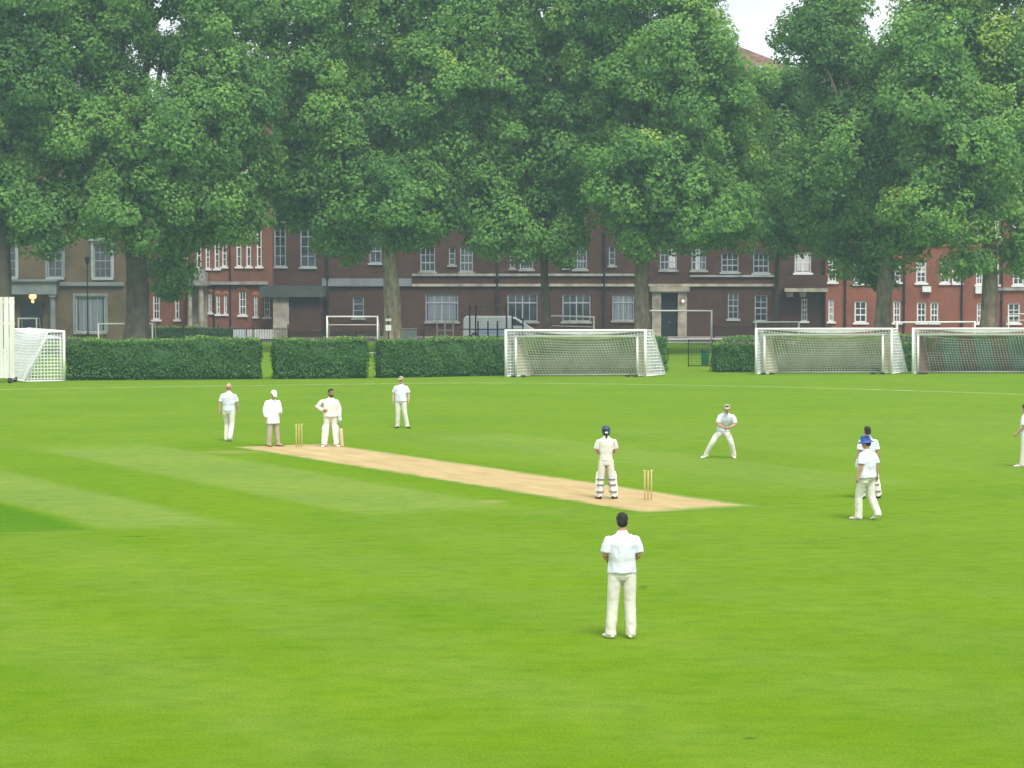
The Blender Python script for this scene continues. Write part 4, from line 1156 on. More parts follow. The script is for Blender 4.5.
for i in (0, 1):
    m = MB(); w = (x1 - x0) / 2; m.box(i * w + .04, (i + 1) * w - .04, -.02, -.002, .08, zt - .12); m.build('door', M_stucco, q)
# thin lamp post in front of the yellow house
D = 180; x, zt = at(87.3, 264, D)
q = empty('lamp_post', (x, D, 0), 'thin black lamp post in front of the yellow brick house', 'lamp post')
m = MB(); m.tube([(0, 0, 0), (0, 0, .9), (0, 0, .95), (0, 0, zt)], [.11, .10, .06, .045], n=10); m.tube([(-.28, 0, zt - .55), (.28, 0, zt - .55)], .025, n=6); m.build('pole', M_iron, q)
m = MB(); m.tube([(0, 0, zt), (0, 0, zt + .1), (0, 0, zt + .45), (0, 0, zt + .5), (0, 0, zt + .62)], [.08, .13, .2, .22, .04], n=6); m.build('lantern', M_iron, q)

# ------------------------------------------------------------------ vehicles
M_tyre = surf('tyre', (0.02, 0.02, 0.02), 0.9, 0.2, 8); M_rim = surf('alloy', (0.35, 0.35, 0.36), 0.4, 0.1, 4, metal=.7)
def vehicle(name, label, cat, loc, L, Wd, prof, wins_, bodycol, lowcol=None, wheels=(.8, 3.6), wr=.32):
    root = empty(name, loc, label, cat)
    M_b = surf(name + '_paint', bodycol, 0.3, 0.05, 1.0, spec=.6)
    m = MB(); k = len(prof)
    rings = []
    for y, ins in ((-Wd / 2, .0), (Wd / 2, .0)):
        rings.append([(px_, y, pz_) for px_, pz_ in prof])
    m.loft(rings); o = m.build('body', M_b, root); bevel(o, .09, 3)
    for s in (-1, 1):
        y = s * (Wd / 2 + .004)
        for w in wins_:
            g = MB(); vs = [(a, y, b) for a, b in w]; g._add(vs + [(a, y - s * .02, b) for a, b in w], [tuple(range(len(w))) if s < 0 else tuple(range(len(w)))[::-1]])
            g.build('side_window', M_glass, root)
        if lowcol:
            g = MB(); g.box(.9, L - 1.2, y - .01, y + .01, .55, 1.0); g.build('side_panel', surf('side_panel_paint', lowcol, .4, .06, 1), root)
        for wx in wheels:
            t = MB(); t.tube([(wx, s * (Wd / 2 - .18), wr), (wx, s * (Wd / 2 + .02), wr)], wr, n=20); tt = t.build('wheel', M_tyre, root)
            r_ = MB(); r_.tube([(wx, s * (Wd / 2 + .021), wr), (wx, s * (Wd / 2 + .035), wr)], wr * .6, n=16); r_.build('rim', M_rim, tt)
        h = MB(); h.ell((L - .12, s * (Wd / 2 - .25), .72), (.1, .18, .1)); h.build('headlight', M_white, root)
        h = MB(); h.box(-.01, .03, s * (Wd / 2 - .2) - .07, s * (Wd / 2 - .2) + .07, .8, 1.2); h.build('tail_light', surf('red_lens', (.3, .02, .02), .3, .1, 3), root)
    return root
D = 191.5; x, _ = at(463, 318, D); x2 = at(534.5, 318, D)[0]; L = x2 - x
vehicle('parked_van', 'white van with a pale blue side parked behind the court fence', 'van', (x, D, 0), L, 1.9,
        [(0, .35), (L, .35), (L, .95), (L - .35, 1.12), (L - 1.5, 1.88), (L - 1.9, 1.98), (.25, 1.98), (.04, 1.75)],
        [[(L - 1.75, 1.25), (L - .75, 1.2), (L - 1.55, 1.75), (L - 1.75, 1.8)]], (.33, .36, .37), (.20, .26, .35), (.95, L - 1.0), .34)
# ------------------------------------------------------------------ people
M_skin = surf('skin', (0.48, 0.27, 0.18), 0.55, 0.08, 9)
M_skin_p = surf('fair_skin', (0.58, 0.34, 0.25), 0.55, 0.08, 9)
M_skin_b = surf('brown_skin', (0.33, 0.18, 0.11), 0.55, 0.08, 9)
M_shirt = surf('white_cotton', (0.66, 0.69, 0.79), 0.85, 0.04, 3, 0.25, 14)
M_cream = surf('cream_flannel', (0.68, 0.66, 0.59), 0.85, 0.05, 3, 0.25, 12)
M_knit = surf('cream_knit', (0.72, 0.70, 0.65), 0.9, 0.05, 5, 0.4, 40)
M_coat = surf('umpire_coat', (0.78, 0.79, 0.84), 0.85, 0.04, 3, 0.25, 10)
M_beige = surf('beige_cloth', (0.42, 0.36, 0.28), 0.9, 0.08, 4, 0.2, 12)
M_pad = surf('pad_canvas', (0.80, 0.80, 0.76), 0.7, 0.05, 5, 0.2, 20)
M_wshoe = surf('white_leather', (0.80, 0.79, 0.77), 0.6, 0.12, 12)
M_bshoe = surf('black_leather', (0.018, 0.018, 0.02), 0.5, 0.2, 9)
M_rshoe = surf('brown_leather', (0.16, 0.09, 0.06), 0.5, 0.2, 9)
M_hair = surf('black_hair', (0.018, 0.014, 0.012), 0.6, 0.3, 40, 0.4, 80)
M_hair_g = surf('sandy_hair', (0.32, 0.18, 0.10), 0.7, 0.2, 40, 0.3, 80)
M_navy = surf('navy_helmet', (0.018, 0.035, 0.075), 0.35, 0.1, 5, spec=.5)
M_blue = surf('blue_hat_cloth', (0.045, 0.10, 0.34), 0.85, 0.4, 9)
M_grey = surf('strap_grey', (0.20, 0.22, 0.25), 0.8, 0.2, 8)
M_eye = surf('eye', (0.03, 0.02, 0.02), 0.3, 0.05, 5)
M_lip = surf('lip', (0.30, 0.11, 0.09), 0.6, 0.05, 5)
M_willow = surf('willow', (0.60, 0.46, 0.27), 0.6, 0.1, 4, stretch=(1, 1, .2))
M_glove = surf('glove_leather', (0.62, 0.68, 0.66), 0.7, 0.08, 9)
M_ball = surf('red_leather', (0.30, 0.03, 0.025), 0.35, 0.1, 9)

def vox(mb, name, mat, parent, size=0.011, smooth=4, wrinkle=None, seed=0.0):
    """fuse overlapping lofts into one continuous skin"""
    tmp = bpy.data.objects.new('tmp', mb.mesh('tmp', mat)); COL.objects.link(tmp)
    a = tmp.modifiers.new('r', 'REMESH'); a.mode = 'VOXEL'; a.voxel_size = size
    s = tmp.modifiers.new('s', 'SMOOTH'); s.iterations = smooth; s.factor = 0.5
    dg = bpy.context.evaluated_depsgraph_get(); dg.update()
    me = bpy.data.meshes.new_from_object(tmp.evaluated_get(dg)); me.name = name
    bpy.data.objects.remove(tmp)
    if wrinkle:
        amp, sx, sz = wrinkle[:3]
        n = len(me.vertices); co = np.empty(n * 3, np.float32); no = np.empty(n * 3, np.float32)
        me.vertices.foreach_get('co', co); me.vertex_normals.foreach_get('vector', no)
        co = co.reshape(-1, 3); no = no.reshape(-1, 3)
        for i in range(n):
            p = co[i]
            w = mnoise.noise((p[0] * sx + seed, p[1] * sx, p[2] * sz)) + 0.5 * mnoise.noise((p[0] * sx * 2.1, p[1] * sx * 2.1 + seed, p[2] * sz * 2.3))
            k = amp * (1.0 if len(wrinkle) < 4 else 1.0 + 1.6 * max(0.0, min(1.0, (.42 - p[2]) / .25)))
            co[i] += no[i] * (w * k)
        me.vertices.foreach_set('co', co.ravel())
    me.polygons.foreach_set('use_smooth', [True] * len(me.polygons))
    me.materials.clear(); me.materials.append(mat); me.update()
    o = bpy.data.objects.new(name, me); COL.objects.link(o)
    if parent: o.parent = parent
    return o

BASE = dict(pelvis=(0, 0, .94), waist=(0, -.005, 1.08), chest=(0, .005, 1.30), neck=(0, .012, 1.485), head=(0, -.015, 1.622),
            sL=(.185, .01, 1.425), sR=(-.185, .01, 1.425), eL=(.235, .03, 1.15), eR=(-.235, .03, 1.15), wL=(.245, -.04, .90), wR=(-.245, -.04, .90),
            hL=(.095, 0, .91), hR=(-.095, 0, .91), kL=(.11, -.012, .50), kR=(-.11, -.012, .50), aL=(.12, .025, .09), aR=(-.12, .025, .09),
            tL=(.15, -.17, .03), tR=(-.15, -.17, .03))

def person(label, loc, rz, pose=None, height=1.80, skin=M_skin, head_yaw=0, head_pitch=0, girth=1.0, hair=M_hair, haircut='short', shirt=M_shirt, sleeve='short',
           trousers=M_cream, shoe=M_wshoe, loose=1.0, face=True, pads=False, gloves=None, hat=None, coat=False, curl=(0.5, 0.5), beard=False, sunglasses=False, seed=0.0, hand_dir=None):
    J = {k: Vector(v) for k, v in BASE.items()}
    for k, v in (pose or {}).items(): J[k] = Vector(v)
    X = Vector((1, 0, 0))
    sv = (J['sL'] - J['sR']).normalized(); hv = (J['hL'] - J['hR']).normalized()
    up_c = (J['neck'] - J['chest']).normalized()
    fwd = sv.cross(up_c) * -1
    if fwd.y > 0 and abs(fwd.y) > .2: fwd = -fwd
    g = girth
    HM = (Matrix.Rotation(R(head_yaw), 3, 'Z') @ Matrix.Rotation(R(head_pitch), 3, 'X'))
    hc = J['head']
    # --- body: one continuous skin
    m = MB()
    m.tube([J['pelvis'] - Vector((0, 0, .10)), J['pelvis'], J['waist'], J['chest'], J['chest'].lerp(J['neck'], .55), J['neck'] - (J['neck'] - J['chest']) * .12, J['neck']],
           [(.11, .08), (.142 * g, .095 * g), (.140 * g, .10 * g), (.165 * g, .115 * g), (.135, .075), (.072, .056), (.052, .054)], n=18, side=sv)
    m.tube([J['neck'] - (J['neck'] - J['chest']).normalized() * .05, J['neck'].lerp(hc, .5), hc + HM @ Vector((0, .015, -.03))], [.066, .056, .058], n=12)
    m.ell(hc + HM @ Vector((0, .012, .03)), (.074, .094, .098), HM)          # skull
    m.ell(hc + HM @ Vector((0, -.022, -.045)), (.056, .066, .070), HM)         # jaw
    m.ell(hc + HM @ Vector((0, -.082, -.012)), (.014, .020, .026), HM, 8, 6)   # nose
    m.ell(hc + HM @ Vector((0, -.070, .030)), (.050, .018, .012), HM, 10, 6)   # brow
    for s in (-1, 1):
        m.ell(hc + HM @ Vector((s * .077, .015, -.004)), (.011, .020, .031), HM, 8, 6)   # ear
    for S, s in (('L', 1), ('R', -1)):
        sh, el, wr = J['s' + S] - up_c * .060 - sv * s * .012, J['e' + S], J['w' + S]
        m.tube([J['chest'].lerp(J['neck'], .35) + sv * s * .10, sh, sh.lerp(el, .35), sh.lerp(el, .75), el, el.lerp(wr, .3), el.lerp(wr, .75), wr],
               [.044, .044, .046, .042, .040, .043, .033, .027], n=12)
        # hand: palm, four unequal fingers, thumb
        fd = (wr - el).normalized()
        if hand_dir and S in hand_dir: hd = Vector(hand_dir[S]).normalized()
        else: hd = fd
        pn = (Vector((-s, 0, 0)) - hd * Vector((-s, 0, 0)).dot(hd))        # palm faces the thigh
        pn = pn.normalized() if pn.length > .1 else hd.orthogonal().normalized()
        kd = hd.cross(pn) * s
        if kd.dot(fwd) < 0: kd = -kd                                          # thumb side is forward
        cu = curl[0] if S == 'L' else curl[1]
        m.tube([wr - hd * .01, wr + hd * .03, wr + hd * .085], [(.027, .020), (.040, .017), (.042, .014)], n=12, side=kd)
        for i, (off, ln) in enumerate(((.030, .070), (.010, .078), (-.010, .072), (-.030, .056))):
            b0 = wr + hd * .078 + kd * off; ang = cu * (1 + .1 * i); p = b0; d = hd.copy(); ch = [p]
            for seg in (.45, .32, .23):
                d = (d * math.cos(ang * .8) + pn * math.sin(ang * .8)); d.normalize(); p = p + d * ln * seg; ch.append(p)
                pn2 = pn
            m.tube(ch, [.0095, .009, .0085, .0065], n=8)
        t0 = wr + hd * .025 + kd * .03
        m.tube([t0, t0 + kd * .028 + hd * .022 + pn * .010, t0 + kd * .034 + hd * .050 + pn * .022], [.013, .011, .008], n=8)
        hp, kn, an, to = J['h' + S], J['k' + S], J['a' + S], J['t' + S]
        m.tube([hp + Vector((0, 0, .0)), hp - Vector((0, 0, .05)), hp.lerp(kn, .5), kn + (hp - kn) * .08, kn, kn.lerp(an, .3), kn.lerp(an, .75), an], [.066, .074, .068, .056, .055, .058, .042, .038], n=14)
        m.tube([an + (an - to).normalized() * .05 - Vector((0, 0, .03)), an - Vector((0, 0, .02)), an.lerp(to, .6), to], [.034, .040, .036, .024], n=10)
    body = vox(m, 'person', skin, None, size=0.0085, smooth=3)
    sc = height / 1.765
    body.location = (loc[0], loc[1], 0); body.rotation_euler = (0, 0, R(rz)); body.scale = (sc, sc, sc)
    tag(body, label, 'person', 'players and umpire on the field')
    # --- head things
    def hb(p): return hc + HM @ Vector(p)
    if face:
        for s in (-1, 1):
            e = MB(); e.ell(hb((s * .030, -.079, .008)), (.012, .006, .007), HM, 8, 6); e.build('eye', M_eye, body, True)
        e = MB(); e.ell(hb((0, -.083, -.062)), (.024, .008, .007), HM, 10, 6); e.build('mouth', M_lip, body, True)
    if sunglasses:
        e = MB(); e.ell(hb((0, -.072, .012)), (.070, .026, .020), HM, 14, 6); e.build('sunglasses', M_bshoe, body, True)
    if hair and haircut != 'none':
        e = MB()
        if haircut == 'short':
            e.ell(hb((0, .022, .048)), (.082, .098, .090), HM, 20, 12); e.ell(hb((0, .052, -.005)), (.076, .066, .075), HM, 18, 10); e.ell(hb((0, -.045, .095)), (.058, .050, .032), HM, 14, 8)
        elif haircut == 'thin':
            e.ell(hb((0, .048, -.002)), (.079, .068, .062), HM, 18, 10)
        elif haircut == 'tail':
            e.ell(hb((0, .045, -.01)), (.078, .070, .080), HM, 18, 10); q = hb((0, .105, -.03))
            e.tube([q, q + Vector((0, .02, -.06)), q + Vector((0, .025, -.15)), q + Vector((0, .02, -.21))], [.026, .030, .024, .008], n=8)
        vox(e, 'hair', hair, body, .008, 2, (.005, 30, 30), seed)
    if beard:
        e = MB(); e.ell(hb((0, -.035, -.082)), (.058, .058, .048), HM, 16, 10); e.ell(hb((0, -.02, -.045)), (.066, .050, .035), HM, 16, 8); o = vox(e, 'beard', hair or M_hair, body, .007, 2, (.004, 30, 30), seed)
        e = MB(); e.ell(hb((0, -.094, -.066)), (.022, .006, .006), HM, 8, 5)
    if hat == 'helmet':
        e = MB(); e.ell(hb((0, .012, .040)), (.105, .128, .108), HM, 22, 14); e.ell(hb((0, .055, -.035)), (.092, .078, .075), HM, 18, 10)
        e.tube([hb((0, -.10, .045)), hb((0, -.17, .032))], [(.085, .012), (.06, .008)], n=14, side=HM @ X)
        h_ = vox(e, 'helmet', M_navy, body, .009, 2)
        e = MB()
        for z in (-.01, -.04, -.07): e.tube([hb((-.10, -.02, z)), hb((-.07, -.12, z)), hb((0, -.145, z)), hb((.07, -.12, z)), hb((.10, -.02, z))], .004, n=6)
        e.build('grille', M_grey, h_)
        e = MB(); e.box(-.03, .03, -.006, .006, -.02, .02); o = e.build('badge', M_white, h_); o.location = hb((0, .128, -.02)); o.rotation_euler = (0, 0, R(head_yaw))
    elif hat in ('white_cap', 'pale_cap'):
        e = MB(); e.ell(hb((0, .010, .062)), (.088, .106, .078), HM, 20, 12); e.tube([hb((0, -.07, .058)), hb((0, -.155, .040))], [(.075, .010), (.055, .007)], n=14, side=HM @ X)
        e.ell(hb((0, .045, .03)), (.082, .076, .06), HM, 18, 10)
        vox(e, 'cap', M_coat if hat == 'white_cap' else M_beige, body, .009, 2)
    elif hat == 'sun_hat':
        e = MB(); e.tube([hb((0, .008, .035)), hb((0, .008, .10)), hb((0, .008, .15)), hb((0, .008, .165))], [(.098, .116), (.094, .110), (.080, .096), (.04, .05)], n=22, side=HM @ X)
        e.tube([hb((0, .008, .005)), hb((0, .008, .028)), hb((0, .008, .045))], [(.165, .18), (.14, .155), (.098, .116)], n=26, side=HM @ X)
        vox(e, 'sun_hat', M_blue, body, .009, 2, (.008, 12, 12), seed)
    # --- shirt / sweater / coat
    st = MB(); L_ = loose
    hem = J['pelvis'] + Vector((0, 0, -.03 if not coat else -.22))
    ch, nk, ws, pv_ = J['chest'], J['neck'], J['waist'], J['pelvis']
    tors = [nk - up_c * .005, nk - up_c * .030, ch.lerp(nk, .74), ch.lerp(nk, .52), ch.lerp(nk, .1), ws.lerp(ch, .4), ws, ws.lerp(pv_, .6), hem]
    rads = [(.070, .070), (.098, .080), (.146, .096), (.188, .110), (.204 * g, .136 * g), (.190 * g, .134 * g * L_), (.172 * g * L_, .128 * g * L_), (.180 * g * L_, .132 * g * L_), (.188 * g * L_ + (.02 if coat else 0), .138 * g * L_ + (.02 if coat else 0))]
    st.tube(tors, rads, n=24, side=sv.lerp(hv, .3))
    for S, s in (('L', 1), ('R', -1)):
        sh, el, wr = J['s' + S], J['e' + S], J['w' + S]
        st.ell(sh - up_c * .058 - sv * s * .012, (.064, .068, .064), None, 16, 10)
        if sleeve == 'short':
            st.tube([ch.lerp(nk, .30) + sv * s * .06, sh - sv * s * .050 - up_c * .068, sh.lerp(el, .24) - sv * s * .006, sh.lerp(el, .5), sh.lerp(el, .88)], [.080, .070, .066, .068 * L_, .071 * L_], n=16)
        else:
            st.tube([ch.lerp(nk, .30) + sv * s * .06, sh - sv * s * .050 - up_c * .068, sh.lerp(el, .24) - sv * s * .006, sh.lerp(el, .5), el, el.lerp(wr, .5), el.lerp(wr, .97)], [.080, .070, .066, .066 * L_, .062 * L_, .056 * L_, .046 * L_], n=16)
    shirt_o = vox(st, 'coat' if coat else ('sweater' if sleeve == 'long' else 'shirt'), shirt, body, .0095, 3, (.013, 10, 4), seed + 3)
    if not coat:
        e = MB(); e.tube([nk - up_c * .035, nk + up_c * .018], [(.088, .080), (.068, .066)], n=20, side=sv); vox(e, 'collar', shirt, shirt_o, .009, 2)
    # --- trousers
    tr = MB()
    tr.tube([ws.lerp(pv_, .25), pv_ + Vector((0, 0, .01)), pv_ - Vector((0, 0, .07)), pv_ - Vector((0, 0, .13))], [(.150 * g, .108 * g), (.166 * g, .122 * g), (.168 * g, .124 * g), (.12, .10)], n=22, side=hv)
    for S in 'LR':
        hp, kn, an, to = J['h' + S], J['k' + S], J['a' + S], J['t' + S]
        fo = (to - an); fo.z = 0; fo = fo.normalized() if fo.length > .01 else Vector((0, -1, 0))
        lo = an - Vector((0, 0, .045)) if (kn - an).normalized().z > .6 else an
        tr.tube([hp + Vector((0, 0, .02)), hp - Vector((0, 0, .08)), hp.lerp(kn, .5), kn + (hp - kn) * .06, kn + (an - kn) * .12, kn.lerp(an, .55), an + (kn - an) * .12, lo],
                [.094 * g, .098 * g, .089 * L_, .078 * L_, .076 * L_, .074 * L_, .070 * L_, (.071 * L_, .076 * L_)], n=18)
    vox(tr, 'trousers', trousers, body, .0095, 3, (.0045, 10, 6, 1), seed + 9)
    # --- shoes
    for S in 'LR':
        an, to = J['a' + S], J['t' + S]; d = (to - an); dz = Vector((d.x, d.y, d.z + .03)).normalized()
        flat = abs(an.z - .09) < .02
        e = MB(); hl = an - dz * .075 + Vector((0, 0, -.045)); tt = to + dz * .05 + Vector((0, 0, .0))
        sd_ = Vector((-d.y, d.x, 0))
        e.tube([hl, hl.lerp(tt, .12), an.lerp(to, .25) + Vector((0, 0, -.03)), hl.lerp(tt, .62), hl.lerp(tt, .9), tt], [(.026, .03), (.040, .043), (.044, .050), (.050, .036), (.042, .026), (.02, .016)], n=14, side=sd_)
        if flat: e.box
        o = vox(e, 'shoe', shoe, body, .008, 2)
        zmin = min((v.co.z for v in o.data.vertices))
        if flat: o.location.z -= zmin + .008
    # --- leg pads, gloves
    if pads:
        for S in 'LR':
            hp, kn, an, to = J['h' + S], J['k' + S], J['a' + S], J['t' + S]
            fo = (to - an); fo.z = 0; fo.normalize(); sd_ = Vector((-fo.y, fo.x, 0))
            e = MB(); o_ = fo * .055
            e.tube([an + o_ * 1.1 - Vector((0, 0, .02)), an.lerp(kn, .5) + o_, kn + o_ * 1.1 - Vector((0, 0, .03)), kn + o_ * 1.2 + Vector((0, 0, .05)), kn.lerp(hp, .38) + o_ * 1.2], [(.090, .060), (.108, .068), (.112, .074), (.112, .075), (.090, .040)], n=20, side=sd_)
            pd = vox(e, 'leg_pad', M_pad, body, .009, 2, (.006, 6, 26), seed)
            for t in (.22, .62, .93):
                c = an.lerp(kn, t); q = MB(); q.tube([c - Vector((0, 0, .015)), c + Vector((0, 0, .015))], [(.100, .098), (.100, .098)], n=20, side=sd_); q.build('strap', M_grey, pd, True)
    if gloves:
        for S, s in (('L', 1), ('R', -1)):
            if S not in gloves: continue
            el, wr = J['e' + S], J['w' + S]; hd = Vector(hand_dir[S]).normalized() if hand_dir and S in hand_dir else (wr - el).normalized()
            e = MB(); e.tube([wr - (wr - el).normalized() * .06, wr, wr + hd * .06, wr + hd * .12], [.046, .044, (.058, .042), (.050, .042)], n=14)
            for k in range(4):
                oo = Vector((0, 0, (k - 1.5) * .022)) if abs(hd.z) < .6 else Vector(((k - 1.5) * .022, 0, 0))
                e.tube([wr + hd * .09 + oo, wr + hd * .135 + oo, wr + hd * .15 + oo + Vector((0, .03, 0))], [.017, .016, .012], n=8)
            vox(e, 'glove', M_glove, body, .008, 2)
    return body, J, sc

def bat(label, tip, top, facing, rz=0):
    """tip = toe of the blade, top = end of the handle (world)"""
    tip, top = Vector(tip), Vector(top); d = (top - tip); L = d.length; d.normalize()
    root = bpy.data.objects.new('cricket_bat', None); COL.objects.link(root); root.location = tip; tag(root, label, 'cricket bat', 'cricket bats')
    s = Vector(facing); s = (s - d * s.dot(d)).normalized()
    e = MB(); e.tube([d * .0, d * .03, d * .35, d * (L * .62), d * (L * .66)], [(.048, .014), (.054, .020), (.054, .032), (.054, .022), (.022, .016)], n=12, side=s); o = e.build('blade', M_willow, root, True)
    e = MB(); e.tube([d * (L * .66), d * L], [.017, .018], n=10); e.build('handle', M_grey, root, True)

def foot(px, py): return ground(px, py)
def to_world(body, p): return Matrix.Translation(body.location) @ body.rotation_euler.to_matrix().to_4x4() @ Matrix.Scale(body.scale[0], 4) @ Vector(p)

# 1 near fielder, back to the camera
person('dark-haired fielder in white shirt and cream trousers, back turned, nearest the camera', foot(622, 638), 182,
       dict(eL=(.240, .015, 1.165), eR=(-.235, .015, 1.165), wL=(.20, -.19, 1.08), wR=(-.19, -.19, 1.08), hL=(.098, 0, .91), hR=(-.098, 0, .91),
            kL=(.125, -.012, .50), kR=(-.108, -.012, .50), aL=(.158, .02, .09), aR=(-.122, .03, .09), tL=(.22, -.15, .03), tR=(-.16, -.16, .03), head=(0, -.03, 1.618)),
       height=1.91, face=True, head_pitch=6, loose=1.06, curl=(.9, .9), seed=1.3, girth=1.03)
# 2 bowler walking back
b1, _, _ = person('bowler walking away at the left with thinning sandy hair and a ball in his hand', foot(229, 441), 172,
       dict(eL=(.25, .05, 1.16), wL=(.285, .02, .92), eR=(-.25, -.03, 1.16), wR=(-.265, -.13, .93), kL=(.09, -.10, .51), aL=(.085, -.02, .09), tL=(.10, -.21, .03), kR=(-.10, .02, .50), aR=(-.10, .26, .135), tR=(-.11, .09, .03)),
       height=1.90, skin=M_skin_p, hair=M_hair_g, haircut='thin', curl=(1.0, .5), seed=2.1, girth=1.08)
p = to_world(b1, (.287, -.035, .835)); e = MB(); e.ell((0, 0, 0), (.036, .036, .036), nu=14, nv=10); o = e.build('cricket_ball', M_ball, None, True); o.location = p
tag(o, 'red leather ball held in the left hand of the bowler walking away', 'ball')
# 3 umpire
person('umpire in long white coat, white cap and beige trousers, head bowed', foot(273, 446.5), 28,
       dict(head=(0, -.075, 1.615), neck=(0, -.015, 1.475), chest=(0, .005, 1.29), eL=(.245, .02, 1.16), wL=(.20, -.16, 1.04), eR=(-.245, .05, 1.16), wR=(-.25, -.02, .91), kL=(.12, -.01, .5), aL=(.17, .0, .09), tL=(.27, -.13, .03), aR=(-.13, .03, .09), tR=(-.13, -.17, .03)),
       height=1.80, head_pitch=38, hair=None, shirt=M_coat, sleeve='long', coat=True, trousers=M_beige, shoe=M_rshoe, hat='white_cap', seed=3.3, girth=1.04, loose=1.05)
# 4 non-striker leaning on his bat
b4, J4, s4 = person('bearded batsman in cream sweater and pads leaning on his bat by the far wicket', foot(330.5, 446.5), 8,
       dict(chest=(.01, .0, 1.30), neck=(.01, .012, 1.485), head=(.02, -.02, 1.622), eR=(-.40, .04, 1.20), wR=(-.22, -.12, 1.10), eL=(.27, -.02, 1.15), wL=(.275, -.10, .905), kL=(.125, -.012, .5), kR=(-.13, -.012, .5), aL=(.16, .02, .09), aR=(-.17, .02, .09), tL=(.24, -.15, .03), tR=(-.25, -.15, .03)),
       height=1.84, skin=M_skin_b, head_yaw=22, head_pitch=-4, beard=True, hair=M_hair, shirt=M_knit, sleeve='long', pads=True, gloves='L', hand_dir=dict(L=(.05, -.3, -1), R=(.8, -.4, -.1)), curl=(1.2, .6), seed=4.7, girth=1.16, loose=1.08)
tp = to_world(b4, (.285, -.14, .80)); tp.z += .05; bt = to_world(b4, (.345, -.20, 0.0)); bt.z = .004
bat('bat resting upright on its toe under the hand of the bearded batsman', bt, tp, (1, .2, 0))
# 5 deep fielder
person('fielder in dark glasses and black shoes facing the camera, nearest the hedge', foot(401, 428), -6,
       dict(eL=(.255, .02, 1.16), wL=(.27, -.05, .93), eR=(-.25, .04, 1.17), wR=(-.265, .0, .93), kL=(.13, -.015, .5), aL=(.21, .02, .09), tL=(.32, -.09, .03), kR=(-.1, -.01, .5), aR=(-.12, .03, .09), tR=(-.16, -.16, .03), head=(.01, -.03, 1.618)),
       height=1.84, skin=M_skin_p, head_yaw=-12, head_pitch=8, sunglasses=True, hair=M_hair_g, hat='pale_cap', shoe=M_bshoe, seed=5.2, girth=1.06, loose=1.05)
# 6 striker
b6, J6, s6 = person('batsman in a navy helmet and white pads standing at the near wicket, seen from behind', foot(606, 499), 184,
       dict(eL=(.235, -.02, 1.17), eR=(-.235, -.02, 1.17), wL=(.10, -.25, 1.02), wR=(-.06, -.25, .98), kL=(.115, -.03, .5), kR=(-.13, -.03, .5), aL=(.15, .02, .09), aR=(-.175, .02, .09), tL=(.20, -.15, .03), tR=(-.26, -.13, .03), head=(0, -.05, 1.61)),
       height=1.80, skin=M_skin_p, hat='helmet', haircut='tail', hair=M_hair, shirt=M_knit, pads=True, gloves='LR', hand_dir=dict(L=(-.5, -.6, -.6), R=(.3, -.6, -.7)), shoe=M_bshoe, curl=(1.2, 1.2), seed=6.1, girth=.90, loose=.98)
tp = to_world(b6, (.04, -.30, 1.02)); bt = to_world(b6, (-.20, -.34, .12))
bat('bat held in front of the helmeted batsman at the near wicket', bt, tp, (1, 0, .2))
# 7 close fielder, crouching with legs apart
person('fielder crouched with legs wide apart and hands together, right of the near wicket', foot(722, 458), -4,
       dict(pelvis=(.03, .10, .80), waist=(.06, .08, .93), chest=(.10, -.03, 1.13), neck=(.125, -.12, 1.295), head=(.135, -.195, 1.408), sL=(.30, -.08, 1.235), sR=(-.07, -.08, 1.235),
            eL=(.375, -.10, .97), wL=(.225, -.33, .90), eR=(-.12, -.12, .98), wR=(.045, -.34, .89), hL=(.125, .09, .78), hR=(-.065, .09, .78),
            kL=(.25, -.08, .46), aL=(.335, .04, .09), tL=(.36, -.16, .03), kR=(-.27, -.06, .455), aR=(-.46, .06, .09), tR=(-.57, -.09, .03)),
       height=1.83, skin=M_skin, head_pitch=12, hat='pale_cap', hair=M_hair, hand_dir=dict(L=(-.75, -.55, -.15), R=(.75, -.55, -.15)), curl=(.7, .7), seed=7.7, girth=1.0, loose=1.04)
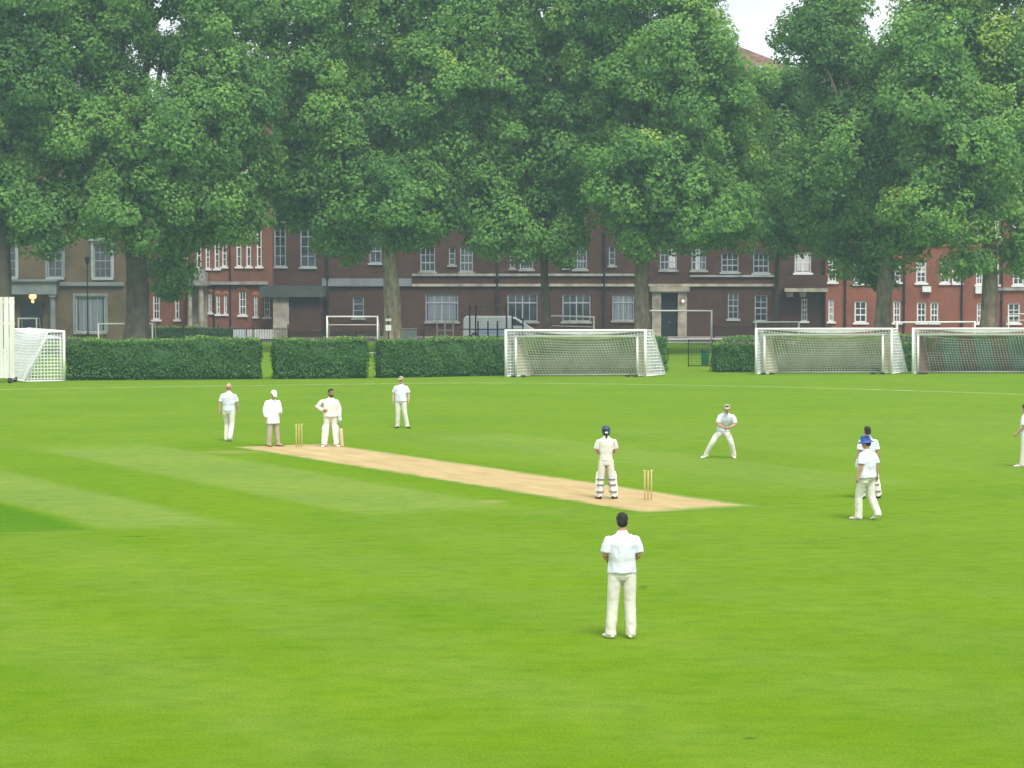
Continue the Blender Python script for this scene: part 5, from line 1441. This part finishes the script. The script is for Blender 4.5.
# 8 walking fielder in a blue sun hat
person('fielder in a blue sun hat and untucked white shirt walking to the left', foot(866.5, 520), 222,
       dict(pelvis=(0, 0, .93), eL=(.25, .05, 1.16), wL=(.285, .0, .93), eR=(-.255, .06, 1.16), wR=(-.30, .03, .92), kL=(.10, -.13, .52), aL=(.10, -.13, .09), tL=(.10, -.33, .03), kR=(-.10, .04, .49), aR=(-.11, .22, .15), tR=(-.12, .06, .035), head=(0, -.035, 1.622)),
       height=1.86, head_yaw=20, head_pitch=8, hat='sun_hat', hair=M_hair, haircut='short', trousers=M_cream, seed=8.4, girth=1.18, loose=1.12)
# 9 player hidden behind him
person('dark-haired player in pads and black shoes, half hidden behind the fielder in the blue hat', foot(867.5, 498.5), 195,
       dict(head=(0, -.05, 1.61), kL=(.12, -.03, .5), aL=(.14, .02, .09), tL=(.20, -.15, .03), kR=(-.17, -.02, .5), aR=(-.25, .02, .09), tR=(-.37, -.12, .03)),
       height=1.78, hair=M_hair, haircut='short', pads=True, shoe=M_bshoe, gloves='LR', seed=9.3, girth=.95)
# 10 player cut by the right edge
person('fielder cut off by the right edge of the picture, seen side on', foot(1025, 467), 240,
       dict(eL=(.24, .02, 1.15), wL=(.25, -.16, .95), eR=(-.24, .03, 1.15), wR=(-.25, -.12, .94), aL=(.10, -.05, .09), tL=(.11, -.25, .03), aR=(-.10, .10, .09), tR=(-.12, -.09, .03)),
       height=1.78, hair=M_hair, seed=10.2)

# ------------------------------------------------------------------ wickets
def wicket(label, c):
    root = empty('wicket', (c.x, c.y, 0), label, 'wicket', 'wickets on the pitch', rz=math.atan2(V.y, V.x))
    for k in (-1, 0, 1):
        m = MB(); m.tube([(k * .0955, 0, -.05), (k * .0955, 0, .69), (k * .0955, 0, .711)], [.017, .017, .014], n=10); m.build('stump', M_stump, root, True)
    for s in (-1, 1):
        m = MB(); m.tube([(s * .0955 - .055, 0, .718), (s * .0955 - .03, 0, .718), (s * .0955, 0, .718), (s * .0955 + .03, 0, .718), (s * .0955 + .047, 0, .718)], [.006, .008, .010, .008, .006], n=8); m.build('bail', M_stump, root, True)
M_stump = surf('varnished_ash', (0.72, 0.55, 0.27), 0.45, 0.08, 6)
wicket('three pale stumps of the near wicket beside the helmeted batsman', NEAR)
wicket('three pale stumps of the far wicket between the umpire and bearded batsman', FAR)
